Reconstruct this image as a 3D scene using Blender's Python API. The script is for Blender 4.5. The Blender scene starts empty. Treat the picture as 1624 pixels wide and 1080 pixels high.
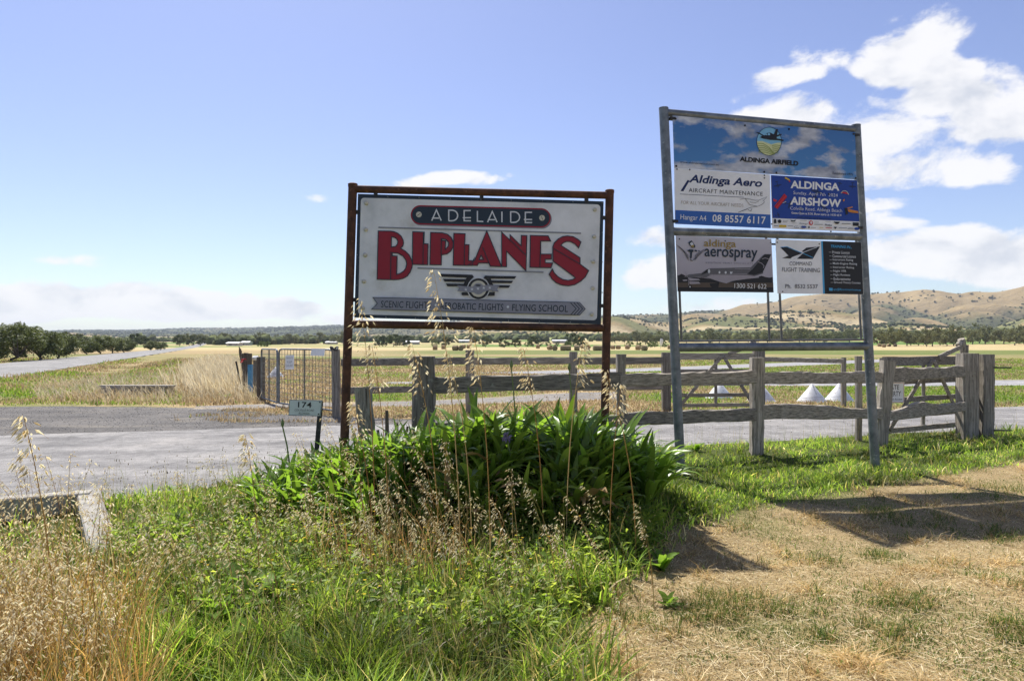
import bpy, bmesh, math, random
import numpy as np
from mathutils import Vector, Matrix
from mathutils.geometry import tessellate_polygon

# ------------------------------------------------------------------ camera, sky, sun, exposure
SC = bpy.context.scene
COL = SC.collection
H = 1.55            # eye height
F = 1083.0          # focal length in photo pixels (24 mm lens)
CX, HY = 812.0, 546.0
R = math.radians

cam = bpy.data.cameras.new('camera')
cam.lens = 24.0; cam.sensor_width = 36.0; cam.sensor_fit = 'HORIZONTAL'
cam.shift_y = 6.0 / 1624.0
cam.clip_start = 0.05; cam.clip_end = 30000
cam_o = bpy.data.objects.new('camera', cam); COL.objects.link(cam_o)
cam_o.location = (0, 0, H); cam_o.rotation_euler = (R(90), 0, 0)
SC.camera = cam_o

SUN_AZ, SUN_EL = R(-23.5), R(56.0)
SKY_STRENGTH, SUN_STRENGTH, EXPOSURE = 0.086, 5.0, 0.78

SC.view_settings.view_transform = 'Standard'
SC.view_settings.look = 'None'
SC.view_settings.exposure = EXPOSURE
SC.view_settings.gamma = 1.0
SC.view_settings.use_curve_mapping = False
SC.cycles.use_denoising = True
SC.cycles.max_bounces = 5; SC.cycles.adaptive_threshold = .02
SC.cycles.transparent_max_bounces = 8
SC.cycles.volume_bounces = 0
SC.cycles.sample_clamp_indirect = 6.0

world = bpy.data.worlds.new('World'); SC.world = world; world.use_nodes = True
def build_world():
    nt = world.node_tree; N = nt.nodes; L = nt.links
    for n in list(N): N.remove(n)
    out = N.new('ShaderNodeOutputWorld'); bg = N.new('ShaderNodeBackground')
    bg.inputs[1].default_value = SKY_STRENGTH
    L.new(bg.outputs[0], out.inputs[0])
    sky = N.new('ShaderNodeTexSky'); sky.sky_type = 'NISHITA'; sky.sun_disc = False
    sky.sun_elevation = SUN_EL; sky.sun_rotation = SUN_AZ
    sky.air_density = 1.0; sky.dust_density = .55; sky.ozone_density = 4.0; sky.altitude = 0
    def val(v, s):
        if isinstance(v, (int, float)): s.default_value = v
        else: L.new(v, s)
    def m(op, a, b=None, c=None, clamp=False):
        n = N.new('ShaderNodeMath'); n.operation = op; n.use_clamp = clamp
        val(a, n.inputs[0])
        if b is not None: val(b, n.inputs[1])
        if c is not None: val(c, n.inputs[2])
        return n.outputs[0]
    def sstep(x, a, b):
        n = N.new('ShaderNodeMapRange'); n.interpolation_type = 'SMOOTHSTEP'
        val(x, n.inputs[0]); n.inputs[1].default_value = a; n.inputs[2].default_value = b
        return n.outputs[0]
    def comb(x, y, z):
        n = N.new('ShaderNodeCombineXYZ'); val(x, n.inputs[0]); val(y, n.inputs[1]); val(z, n.inputs[2]); return n.outputs[0]
    def noise(v, scale, detail, rough=0.5, dist=0.0):
        n = N.new('ShaderNodeTexNoise'); n.inputs['Scale'].default_value = scale
        n.inputs['Detail'].default_value = detail; n.inputs['Roughness'].default_value = rough
        n.inputs['Distortion'].default_value = dist
        L.new(v, n.inputs['Vector']); return n.outputs[0]
    tc = N.new('ShaderNodeTexCoord'); sep = N.new('ShaderNodeSeparateXYZ'); L.new(tc.outputs['Generated'], sep.inputs[0])
    az = m('ARCTAN2', sep.outputs[0], sep.outputs[1]); el = m('ARCSINE', m('MINIMUM', m('MAXIMUM', sep.outputs[2], -1.0), 1.0))
    def ae(px, py):
        a = math.atan((px - CX) / F); return a, math.atan((HY - py) / F * math.cos(a))
    # cumulus masses: photo pixel of the centre and half sizes, turned into directions
    blobs = [(1452,100,112,62,1), (1545,140,120,62,1), (1632,185,120,62,1), (1575,210,110,40,.8), (1250,122,85,26,.55), (1285,100,45,22,.4), (1185,140,55,14,.4),
             (1225,190,125,40,.9), (1400,215,190,60,.8), (1480,262,150,48,.85), (1405,318,110,24,.5), (1560,265,90,38,.8), (1470,408,180,46,1.1),
             (1620,420,210,58,1.2), (1390,365,70,30,.6), (1019,388,52,26,.75), (1035,440,62,34,.75), (718,288,92,17,.75),
             (150,476,210,44,1.15), (300,486,190,38,1.1), (430,498,160,28,1.05), (-20,486,190,44,1.1), (520,508,120,18,.7), (105,410,45,11,.45), (505,311,35,10,.35), (1110,492,180,16,.4),
             (-330,478,260,44,.9), (1950,400,300,70,.9), (2150,200,300,130,.9)]
    mask = None
    warp1 = noise(comb(m('MULTIPLY', az, 1.0), m('MULTIPLY', el, 1.7), 3.7), 5.5, 2, .5)
    warp2 = noise(comb(m('MULTIPLY', az, 1.0), m('MULTIPLY', el, 1.7), 9.2), 5.5, 2, .5)
    azw = m('MULTIPLY_ADD', m('SUBTRACT', warp1, .5), .11, az)
    elw = m('MULTIPLY_ADD', m('SUBTRACT', warp2, .5), .05, el)
    for (px, py, rx, ry, s) in blobs:
        a, e = ae(px, py); wa = rx / F * math.cos(a) ** 2; we = ry / F * math.cos(a)
        dx = m('MULTIPLY', m('SUBTRACT', azw, a), 1 / wa); dy = m('MULTIPLY', m('SUBTRACT', elw, e), 1 / we)
        # flat bases: the lower half falls off faster
        dy = m('MULTIPLY', dy, m('MULTIPLY_ADD', m('LESS_THAN', dy, 0.0), .35, 1.0))
        q = m('MULTIPLY_ADD', dx, dx, m('MULTIPLY', dy, dy))
        b = m('MULTIPLY', m('SUBTRACT', 1.0, q), s)
        mask = b if mask is None else m('SMOOTH_MAX', mask, b, .25)
    # the same kind of broken cumulus goes on all round, outside the view
    side = m('MAXIMUM', sstep(m('ABSOLUTE', az), .85, 1.2), sstep(el, .62, .95))
    gen = noise(comb(m('MULTIPLY', sep.outputs[0], 1.0), sep.outputs[1], m('MULTIPLY', sep.outputs[2], 2.0)), 2.6, 5, .5)
    mask = m('MAXIMUM', mask, m('MULTIPLY_ADD', side, 3.0, m('MULTIPLY_ADD', gen, 3.0, -4.75)))
    mask = m('MAXIMUM', mask, -1.0)
    cv = comb(az, m('MULTIPLY', el, 1.6), 0.0)
    n1 = noise(cv, 10.0, 8, .60, .2)
    dens = m('ADD', m('MULTIPLY', mask, .62), m('MULTIPLY', m('SUBTRACT', n1, .50), 1.9))
    alpha = sstep(dens, .06, .38)
    # lit tops and grey bases: density sampled towards the sun, and how deep inside the mass the ray is
    cv2 = comb(m('ADD', az, -.02), m('MULTIPLY', m('ADD', el, .028), 1.6), 0.0)
    n2 = noise(cv2, 10.0, 4, .58, .2)
    shade = m('ADD', m('MULTIPLY', m('SUBTRACT', n2, n1), 2.2), m('MULTIPLY', dens, .42))
    shade = m('MULTIPLY', sstep(shade, .05, .75), 1.0)
    def rgbmix(f, a, b):
        n = N.new('ShaderNodeMix'); n.data_type = 'RGBA'; val(f, n.inputs[0])
        for v, s in ((a, n.inputs[6]), (b, n.inputs[7])):
            if isinstance(v, tuple): s.default_value = v
            else: L.new(v, s)
        return n.outputs[2]
    k = 1.0 / SKY_STRENGTH
    cloud = rgbmix(shade, (.60*k, .595*k, .60*k, 1), (.41*k, .43*k, .475*k, 1))
    hs = N.new('ShaderNodeHueSaturation'); hs.inputs['Saturation'].default_value = .95; hs.inputs['Hue'].default_value = .517
    L.new(sky.outputs[0], hs.inputs['Color'])
    colr = rgbmix(m('MULTIPLY', alpha, .93), hs.outputs[0], cloud)
    L.new(colr, bg.inputs[0])
build_world()
world.cycles.sampling_method = 'MANUAL'; world.cycles.sample_map_resolution = 256

sd = bpy.data.lights.new('sun', 'SUN'); sd.energy = SUN_STRENGTH; sd.angle = R(0.9); sd.color = (1.0, .955, .88)
sun = bpy.data.objects.new('sun', sd); COL.objects.link(sun)
sv = Vector((math.sin(SUN_AZ) * math.cos(SUN_EL), math.cos(SUN_AZ) * math.cos(SUN_EL), math.sin(SUN_EL)))
sun.rotation_euler = sv.to_track_quat('Z', 'Y').to_euler(); sun.location = sv * 50

# ------------------------------------------------------------------ helpers
rng = np.random.default_rng(11)
random.seed(5)
def ray(px, py): return Vector(((px - CX) / F, 1.0, (HY - py) / F))
def P(px, py, d): return Vector((0, 0, H)) + ray(px, py) * d
def G(px, py, z=0.0): return P(px, py, (H - z) * F / (py - HY))

def tag(o, label=None, cat=None, group=None, kind=None):
    for k, v in (('label', label), ('category', cat), ('group', group), ('kind', kind)):
        if v: o[k] = v
    return o
def thing(name, loc, label, cat, group=None):
    o = bpy.data.objects.new(name, None); COL.objects.link(o); o.location = loc
    o.empty_display_size = .2
    return tag(o, label, cat, group)
def link(name, me, parent=None):
    o = bpy.data.objects.new(name, me); COL.objects.link(o)
    if parent is not None: o.parent = parent
    return o
def rootpos(p):
    v = Vector((0, 0, 0))
    while p is not None:
        v = v + p.location; p = p.parent
    return v

class MB:
    """collects shapes in world coordinates; build() links them as one mesh object"""
    def __init__(s): s.v = []; s.f = []
    def add(s, vs, fs):
        b = len(s.v); s.v += [tuple(v) for v in vs]; s.f += [tuple(i + b for i in f) for f in fs]
    def box(s, c, size, ax=None):
        hx, hy, hz = (k / 2 for k in size); c = Vector(c)
        A = ax or (Vector((1, 0, 0)), Vector((0, 1, 0)), Vector((0, 0, 1)))
        vs = [c + A[0] * (sx * hx) + A[1] * (sy * hy) + A[2] * (sz * hz) for sx in (-1, 1) for sy in (-1, 1) for sz in (-1, 1)]
        s.add(vs, [(0, 1, 3, 2), (4, 6, 7, 5), (0, 4, 5, 1), (2, 3, 7, 6), (0, 2, 6, 4), (1, 5, 7, 3)])
    def tube(s, pts, r, seg=8, cap=True):
        pts = [Vector(p) for p in pts]; n = len(pts)
        rs = r if isinstance(r, (list, tuple)) else [r] * n
        vs = []; ref = None
        for i, p in enumerate(pts):
            t = (pts[min(i + 1, n - 1)] - pts[max(i - 1, 0)]).normalized()
            if ref is None: ref = Vector((1, 0, 0)) if abs(t.x) < .8 else Vector((0, 1, 0))
            a = (ref - t * ref.dot(t)).normalized(); b = t.cross(a); ref = a
            for k in range(seg):
                q = 2 * math.pi * (k + .5) / seg
                vs.append(p + (a * math.cos(q) + b * math.sin(q)) * rs[i])
        fs = [(i * seg + k, i * seg + (k + 1) % seg, (i + 1) * seg + (k + 1) % seg, (i + 1) * seg + k) for i in range(n - 1) for k in range(seg)]
        if cap: fs += [tuple(range(seg))[::-1], tuple((n - 1) * seg + k for k in range(seg))]
        s.add(vs, fs)
    def beam(s, p0, p1, w, h, up=(0, 0, 1), n=9, jit=.012, seed=0, ch=.18, prof=None, taper=1.0):
        """rough sawn timber: chamfered section swept along p0-p1 with an uneven outline"""
        rr = random.Random(seed); p0 = Vector(p0); p1 = Vector(p1)
        t = (p1 - p0).normalized(); a = t.cross(Vector(up)).normalized(); b = a.cross(t).normalized()
        c = ch * min(w, h); W, Hh = w / 2, h / 2
        base = [(-W + c, -Hh), (W - c, -Hh), (W, -Hh + c), (W, Hh - c), (W - c, Hh), (-W + c, Hh), (-W, Hh - c), (-W, -Hh + c)]
        ph = [rr.uniform(0, 6.28) for _ in range(8)]; fr = [rr.uniform(1, 4) for _ in range(8)]
        vs = []
        for i in range(n):
            u = i / (n - 1); q = p0.lerp(p1, u); sc = 1 + (taper - 1) * u
            for k, (x, y) in enumerate(base):
                j = jit * (math.sin(ph[k // 2] + fr[k // 2] * u * 6.28) * .55 + rr.uniform(-.5, .5))
                y2 = y * sc + (j if y > 0 else -j * .5); x2 = x * sc + jit * .5 * rr.uniform(-1, 1)
                if prof and y > 0: y2 += prof(u)
                vs.append(q + a * x2 + b * y2)
        fs = [(i * 8 + k, i * 8 + (k + 1) % 8, (i + 1) * 8 + (k + 1) % 8, (i + 1) * 8 + k) for i in range(n - 1) for k in range(8)]
        fs += [tuple(range(8))[::-1], tuple((n - 1) * 8 + k for k in range(8))]
        s.add(vs, fs)
    def lathe(s, c, prof, seg=20, ax=None):
        A = ax or (Vector((1, 0, 0)), Vector((0, 1, 0)), Vector((0, 0, 1))); c = Vector(c); vs = []
        for (r, z) in prof:
            for k in range(seg):
                q = 2 * math.pi * k / seg; vs.append(c + A[0] * (r * math.cos(q)) + A[1] * (r * math.sin(q)) + A[2] * z)
        n = len(prof)
        fs = [(i * seg + k, i * seg + (k + 1) % seg, (i + 1) * seg + (k + 1) % seg, (i + 1) * seg + k) for i in range(n - 1) for k in range(seg)]
        fs += [tuple(range(seg))[::-1], tuple((n - 1) * seg + k for k in range(seg))]
        s.add(vs, fs)
    def build(s, name, mat, parent=None, smooth=False):
        o0 = rootpos(parent); me = bpy.data.meshes.new(name)
        me.from_pydata([(v[0] - o0.x, v[1] - o0.y, v[2] - o0.z) for v in s.v], [], s.f)
        bm = bmesh.new(); bm.from_mesh(me); bmesh.ops.recalc_face_normals(bm, faces=bm.faces); bm.to_mesh(me); bm.free()
        if smooth:
            for p in me.polygons: p.use_smooth = True
            me.set_sharp_from_angle(angle=R(40))
        me.materials.append(mat)
        return link(name, me, parent)

def tri_mesh(name, V, T, C=None, mat=None, parent=None, smooth=False, UV=None):
    """numpy triangles -> mesh object; C = colour per vertex"""
    me = bpy.data.meshes.new(name); V = np.ascontiguousarray(V, dtype=np.float32); T = np.ascontiguousarray(T, dtype=np.int32)
    me.vertices.add(len(V)); me.vertices.foreach_set('co', V.ravel())
    me.loops.add(T.size); me.loops.foreach_set('vertex_index', T.ravel())
    me.polygons.add(len(T)); me.polygons.foreach_set('loop_start', np.arange(0, T.size, 3, dtype=np.int32))
    if smooth: me.polygons.foreach_set('use_smooth', np.ones(len(T), dtype=bool))
    me.update(calc_edges=True)
    if C is not None:
        at = me.color_attributes.new('Col', 'FLOAT_COLOR', 'POINT')
        c4 = np.ones((len(V), 4), dtype=np.float32); c4[:, :3] = C; at.data.foreach_set('color', c4.ravel())
    if mat: me.materials.append(mat)
    return link(name, me, parent)

_tab = np.random.default_rng(3).random((256, 256))
def vn(x, y, s=0):
    x = np.asarray(x, float) + s * 17.3; y = np.asarray(y, float) + s * 9.1
    xi = np.floor(x).astype(int); yi = np.floor(y).astype(int); fx = x - xi; fy = y - yi
    fx = fx * fx * (3 - 2 * fx); fy = fy * fy * (3 - 2 * fy)
    a = _tab[xi % 256, yi % 256]; b = _tab[(xi + 1) % 256, yi % 256]; c = _tab[xi % 256, (yi + 1) % 256]; d = _tab[(xi + 1) % 256, (yi + 1) % 256]
    return (a * (1 - fx) + b * fx) * (1 - fy) + (c * (1 - fx) + d * fx) * fy
def fbm(x, y, o=4, s=0):
    t = 0; a = .5; k = 1.0; n = 0
    for i in range(o): t = t + a * vn(np.asarray(x) * k, np.asarray(y) * k, s + i); n += a; a *= .5; k *= 2.03
    return t / n
def sst(x, a, b):
    t = np.clip((np.asarray(x, float) - a) / (b - a), 0, 1); return t * t * (3 - 2 * t)

# ------------------------------------------------------------------ materials
def new_mat(name):
    m = bpy.data.materials.new(name); m.use_nodes = True; nt = m.node_tree
    return m, nt, nt.nodes, nt.links, nt.nodes['Principled BSDF']
def nz(N, L, scale, detail=5, rough=.55, vec=None, mul=None):
    n = N.new('ShaderNodeTexNoise'); n.inputs['Scale'].default_value = scale; n.inputs['Detail'].default_value = detail; n.inputs['Roughness'].default_value = rough
    if vec is None:
        tc = N.new('ShaderNodeTexCoord'); vec = tc.outputs['Object']
    if mul:
        mp = N.new('ShaderNodeMapping'); mp.inputs['Scale'].default_value = mul; L.new(vec, mp.inputs[0]); vec = mp.outputs[0]
    L.new(vec, n.inputs['Vector']); return n.outputs[0]
def ramp(N, L, fac, stops):
    r = N.new('ShaderNodeValToRGB'); L.new(fac, r.inputs[0]); e = r.color_ramp.elements
    while len(e) < len(stops): e.new(.5)
    for i, (p, c) in enumerate(stops): e[i].position = p; e[i].color = (*c, 1) if len(c) == 3 else c
    return r.outputs[0]
def mixc(N, L, fac, a, b, mode='MIX'):
    n = N.new('ShaderNodeMix'); n.data_type = 'RGBA'; n.blend_type = mode
    for v, s in ((fac, n.inputs[0]), (a, n.inputs[6]), (b, n.inputs[7])):
        if isinstance(v, (int, float)): s.default_value = v
        elif isinstance(v, tuple): s.default_value = (*v, 1) if len(v) == 3 else v
        else: L.new(v, s)
    return n.outputs[2]
def bump(N, L, h, b, strength=.4, dist=.01):
    n = N.new('ShaderNodeBump'); n.inputs['Strength'].default_value = strength; n.inputs['Distance'].default_value = dist
    L.new(h, n.inputs['Height']); L.new(n.outputs[0], b.inputs['Normal'])
def worn(name, c1, c2, scale=6, rough=.6, metal=0, bstr=.15, mul=None, spots=None, lo=.35, hi=.65, vary=0):
    """two-tone worn surface with fine relief; spots = (colour, amount) for flecks"""
    m, nt, N, L, b = new_mat(name)
    f = nz(N, L, scale, 7, .62, mul=mul); col = ramp(N, L, f, [(lo, c1), (hi, c2)])
    if spots:
        g = nz(N, L, scale * 3.1, 4, .6, mul=mul); gm = ramp(N, L, g, [(spots[1], (0, 0, 0)), (spots[1] + .06, (1, 1, 1))])
        col = mixc(N, L, gm, col, spots[0])
    if vary:
        oi = N.new('ShaderNodeObjectInfo'); rv = ramp(N, L, oi.outputs['Random'], [(0, (1 - vary, 1 - vary, 1 - vary)), (1, (1 + vary, 1 + vary * .9, 1 + vary * .75))]); col = mixc(N, L, 1.0, col, rv, 'MULTIPLY')
        lg = nz(N, L, 11, 5, .65); col = mixc(N, L, ramp(N, L, lg, [(.62, (0, 0, 0)), (.68, (.6, .6, .6))]), col, (.36, .36, .29))
    L.new(col, b.inputs['Base Color']); b.inputs['Roughness'].default_value = rough; b.inputs['Metallic'].default_value = metal
    if bstr: bump(N, L, nz(N, L, scale * 5, 5, mul=mul), b, bstr, .006)
    return m
def ink(name, c, rough=.45):
    m, nt, N, L, b = new_mat(name)
    f = nz(N, L, 14, 5); L.new(mixc(N, L, f, tuple(k * .86 for k in c), tuple(min(1, k * 1.1) for k in c)), b.inputs['Base Color'])
    b.inputs['Roughness'].default_value = rough; b.inputs['Specular IOR Level'].default_value = .35
    return m
def leafy(name, trans=.45, rough=.5, attr=True, col=(.1, .2, .03), spec=.3, var=.35, tint=(1.45, 1.45, .8)):
    m, nt, N, L, b = new_mat(name); out = N['Material Output']
    if attr:
        a = N.new('ShaderNodeVertexColor'); a.layer_name = 'Col'; c = a.outputs[0]
    else:
        oi = N.new('ShaderNodeObjectInfo'); f = nz(N, L, 7, 3)
        k = N.new('ShaderNodeMath'); k.operation = 'MULTIPLY_ADD'; L.new(oi.outputs['Random'], k.inputs[0]); k.inputs[1].default_value = .65; 
        k2 = N.new('ShaderNodeMath'); k2.operation = 'MULTIPLY'; L.new(f, k2.inputs[0]); k2.inputs[1].default_value = .35; L.new(k2.outputs[0], k.inputs[2])
        c = mixc(N, L, k.outputs[0], tuple(x * (1 - var) for x in col), (col[0] * (1 + var * 1.7), col[1] * (1 + var), col[2] * (1 + var)))
    L.new(c, b.inputs['Base Color']); b.inputs['Roughness'].default_value = rough; b.inputs['Specular IOR Level'].default_value = spec
    t = N.new('ShaderNodeBsdfTranslucent'); mx = N.new('ShaderNodeMixShader'); mx.inputs[0].default_value = trans
    tcol = mixc(N, L, 1.0, c, (*tint, 1), 'MULTIPLY'); L.new(tcol, t.inputs['Color'])
    L.new(b.outputs[0], mx.inputs[1]); L.new(t.outputs[0], mx.inputs[2]); L.new(mx.outputs[0], out.inputs['Surface'])
    return m

M = {}
M['rust'] = worn('rusted_steel', (.045, .020, .012), (.125, .052, .026), 9, .8, .15, .25, spots=((.22, .11, .06), .62))
M['galv'] = worn('galvanised_steel', (.11, .125, .135), (.24, .26, .27), 7, .5, .45, .1, spots=((.36, .36, .34), .63))
M['galv_dark'] = worn('dull_galvanised_steel', (.10, .10, .10), (.22, .22, .21), 10, .5, .4, .1)
M['wood_v'] = worn('weathered_timber_upright', (.12, .105, .085), (.37, .335, .285), 4, .9, 0, .6, mul=(12, 12, .45), spots=((.045, .038, .03), .6), vary=.28)
M['wood_h'] = worn('weathered_timber_rail', (.12, .105, .085), (.38, .34, .285), 4, .9, 0, .6, mul=(.35, 8, 15), spots=((.04, .034, .028), .6), vary=.28)
M['wood_dark'] = worn('dark_old_timber', (.045, .038, .03), (.15, .125, .1), 6, .9, 0, .5, mul=(6, 6, .6))
M['concrete'] = worn('old_concrete', (.20, .185, .16), (.36, .34, .30), 9, .9, 0, .3, spots=((.13, .12, .1), .64))
M['white_sheet'] = worn('white_painted_sheet', (.62, .62, .62), (.80, .80, .79), 4, .45, 0, .05, spots=((.36, .31, .24), .6))
M['black_steel'] = worn('black_steel', (.012, .012, .012), (.04, .04, .04), 12, .6, .2, .1)
M['white_ink'] = ink('white_print', (.78, .78, .77)); M['navy'] = ink('navy_print', (.014, .028, .045)); M['red'] = ink('crimson_print', (.27, .008, .022))
M['grey_ink'] = ink('grey_print', (.24, .245, .285)); M['midgrey'] = ink('mid_grey_print', (.23, .24, .26)); M['black'] = ink('black_print', (.012, .012, .014))
M['cream'] = ink('cream_print', (.55, .52, .42)); M['silver'] = ink('silver_print', (.62, .64, .66))
M['blue'] = ink('blue_print', (.03, .12, .42)); M['deepblue'] = ink('deep_blue_print', (.01, .05, .30)); M['darkblue'] = ink('dark_blue_print', (.01, .025, .10))
M['cyan'] = ink('cyan_print', (.06, .36, .66)); M['gold'] = ink('gold_print', (.32, .22, .055)); M['yellow'] = ink('yellow_print', (.62, .42, .03)); M['orange'] = ink('orange_print', (.6, .22, .03))
M['paleblue'] = ink('pale_blue_print', (.20, .47, .68)); M['olive_ink'] = ink('olive_print', (.30, .36, .12)); M['lightolive'] = ink('light_olive_print', (.62, .66, .36))
M['plane_grey'] = ink('plane_grey_print', (.12, .115, .125)); M['plane_light'] = ink('plane_light_print', (.34, .31, .34)); M['tanink'] = ink('tan_print', (.36, .30, .24)); M['brownink'] = ink('brown_print', (.09, .065, .045))
M['brightred'] = ink('bright_red_print', (.55, .02, .03)); M['sign_green'] = ink('pale_sign_face', (.62, .66, .63)); M['bluepaint'] = worn('blue_paint', (.04, .18, .36), (.09, .30, .5), 12, .6)
M['paper'] = worn('sign_face_white', (.74, .75, .75), (.84, .84, .84), 5, .45, 0, .03)
# ------------------------------------------------------------------ ground, roads, terrain
NEAR = np.array([(-20, 2.4), (-14, 4.3), (-8, 5.75), (-5, 6.45), (-3.9, 6.85), (-2.9, 7.7), (-1, 9.05), (2.13, 10.2), (6.6, 11.8), (9.4, 12.5), (16, 14.2), (45, 21)])
FAR = np.array([(-22, 6.5), (-16, 9.2), (-12, 10.6), (-8.7, 11.7), (-3.75, 13.0), (3.3, 14.5), (12.7, 17), (20, 19), (45, 25.6)])
APRON = np.array([(-24, 13), (-15.5, 16.9), (-11.5, 17.5), (-8, 17.0), (-6.4, 16.2), (-5.2, 15.2), (-3.5, 14.5), (-2, 13.9), (-.5, 13.8)])
LAWN = np.array([(-9, .1), (0, .12), (2.2, .2), (3.14, .42), (4.1, .85), (4.74, 1.08), (5.5, 1.5), (6.2, 2.3), (6.9, 3.0), (7.4, 4.0), (8.1, 5.2), (8.9, 6.6), (10, 9), (12, 14)])  # y -> x where the mown lawn starts
def y_near(x): return np.interp(x, NEAR[:, 0], NEAR[:, 1])
def y_far(x): return np.interp(x, FAR[:, 0], FAR[:, 1])
def y_apron(x): return np.maximum(np.interp(x, APRON[:, 0], APRON[:, 1]), y_far(x))
def road_x(y): return -9.8 - .431 * y        # right edge of the road
def lawnness(x, y):
    b = np.interp(y, LAWN[:, 0], LAWN[:, 1]) - .22 * (1 - sst(y, 5.5, 7)); w = (fbm(np.asarray(x) * 1.7, np.asarray(y) * 1.7, 3, 4) - .5) * .9
    return sst(x - b + w, -.42, .38) * (1 - sst(y, 9.0, 9.6))

def ridge_E(px):
    return np.interp(px, [-1500, -700, -200, 60, 110, 200, 300, 400, 500, 560, 700, 850, 970, 1000, 1050, 1110, 1170, 1240, 1300, 1350, 1400, 1420, 1450, 1480, 1520, 1560, 1600, 1640, 1700, 1800, 2000, 2400, 3200],
                         [14, 20, 20, 19.5, 22, 22, 25, 26, 29, 30, 36, 41, 45, 46, 47.5, 52, 55, 57, 62, 68, 75, 78.5, 77, 74, 78, 80, 83.5, 84, 82, 78, 84, 70, 60])
def ridge_r(px): return np.interp(px, [-1500, 300, 560, 900, 1100, 3200], [6500, 6200, 5200, 3600, 3000, 2900])
def rise(x, y):
    x = np.asarray(x, float); y = np.asarray(y, float); r = np.hypot(x, y); px = CX + F * x / np.maximum(y, 1.0)
    side = np.interp(px, [200, 500, 900, 1250, 1700], [7, 9, 17, 21, 21])
    return np.where(y > 1, sst(r, 260, 1500) * side, 0)
def gz(x, y):
    x = np.asarray(x, float); y = np.asarray(y, float)
    z = -.38 * np.exp(-((x + 4.9) / 1.5) ** 2 - ((y - 5.1) / .8) ** 2)
    z = z + .42 * np.exp(-((x + .25) / 1.55) ** 2 - ((y - 6.1) / .8) ** 2)
    edge = np.clip((y_near(x) - y) / 1.5, 0, 1)
    z = z + np.where((y > 0) & (y < 14), (fbm(x * .9, y * .9, 3, 2) - .5) * .10 * edge, 0)
    z = z - .25 * np.exp(-((x - (road_x(y) + 3.2)) / 1.6) ** 2) * sst(y, 17.5, 21)          # roadside drain
    return z + rise(x, y)

def zone(x, y):
    """bare ground colours of the place: soil, stubble, pasture, vines"""
    x = np.asarray(x, float); y = np.asarray(y, float); px = CX + F * x / np.maximum(y, .5)
    n = fbm(x * .35, y * .35, 4, 1); nf = fbm(x * .05, y * .09, 4, 6); nb = fbm(x * .004, y * .012, 4, 8)
    g = .35 + (n - .5) * 2.2
    lw = lawnness(x, y)
    g = np.where(y < 13, .95 - lw * 1.0 + lw * (fbm(x * 1.6, y * 1.6, 4, 9) - .55) * 2.0, g)
    mid = (y >= 13) & (y < 45)
    g = np.where(mid, .42 + (n - .5) * 2.4 + .35 * sst(px, 900, 1350) - .25 * (1 - sst(px, 380, 700)), g)
    g = np.where((y >= 45) & (y < 105), .30 + (nf - .5) * 2.2 + .3 * sst(px, 1250, 1560), g)
    g = np.where((y >= 105) & (y < 175), .9 * sst(px, 520, 760) + (nf - .5) * .8, g)
    g = np.where((y >= 175) & (y < 330), .12 + (nf - .5) * .6, g)
    g = np.where(y >= 330, .55 + np.sign(np.sin(y * .021 + nb * 9)) * .4 + (nb - .5) * .6, g)
    g = np.clip(g, 0, 1)[..., None]
    tan = np.array([.31, .24, .135]); grn = np.array([.11, .15, .04]); vin = np.array([.10, .175, .035]); pale = np.array([.44, .35, .2])
    t2 = sst(y, 150, 200)[..., None]; c = (tan * (1 - t2) + pale * t2) * (1 - g) + (grn * (1 - t2) + vin * t2) * g
    soil = ((y < 13) & (lw < .5))[..., None]; c = np.where((y < 10)[..., None] & ~soil, c * .85, c)
    return np.where(soil, c * .5, c)

def grow(a, step, k, end):
    o = [a]
    while o[-1] < end: step *= k; o.append(o[-1] + step)
    return o
def build_ground():
    xp = list(np.arange(0, 10, .17)); xp = xp + grow(xp[-1] + .17, .17, 1.12, 9500)
    xs = np.array([-v for v in xp[:0:-1]] + xp)
    yp = list(np.arange(-1, 14, .17)); ys = np.array([-v for v in grow(1.3, .3, 1.5, 3000)][::-1] + yp + grow(yp[-1] + .17, .17, 1.045, 9500))
    X, Y = np.meshgrid(xs, ys); Z = gz(X, Y); C = zone(X, Y)
    nx, ny = len(xs), len(ys); i = np.arange(nx * ny).reshape(ny, nx)
    a, b, c, d = i[:-1, :-1].ravel(), i[:-1, 1:].ravel(), i[1:, 1:].ravel(), i[1:, :-1].ravel()
    T = np.concatenate([np.stack([a, b, c], 1), np.stack([a, c, d], 1)])
    m, nt, N, L, bs = new_mat('paddock_soil')
    vc = N.new('ShaderNodeVertexColor'); vc.layer_name = 'Col'
    f1 = nz(N, L, 2.2, 8, .65); f2 = nz(N, L, 38, 4, .6)
    col = mixc(N, L, f1, (.62, .62, .62), (1.38, 1.34, 1.25)); col = mixc(N, L, 1.0, vc.outputs[0], col, 'MULTIPLY')
    col2 = mixc(N, L, f2, (.7, .68, .64), (1.3, 1.3, 1.3)); col = mixc(N, L, 1.0, col, col2, 'MULTIPLY')
    L.new(col, bs.inputs['Base Color']); bs.inputs['Roughness'].default_value = .95; bs.inputs['Specular IOR Level'].default_value = .1
    bump(N, L, f2, bs, .6, .02)
    o = tri_mesh('ground', np.stack([X.ravel(), Y.ravel(), Z.ravel()], 1), T, C.reshape(-1, 3), m, smooth=True)
    tag(o, kind='structure')
build_ground()

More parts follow.
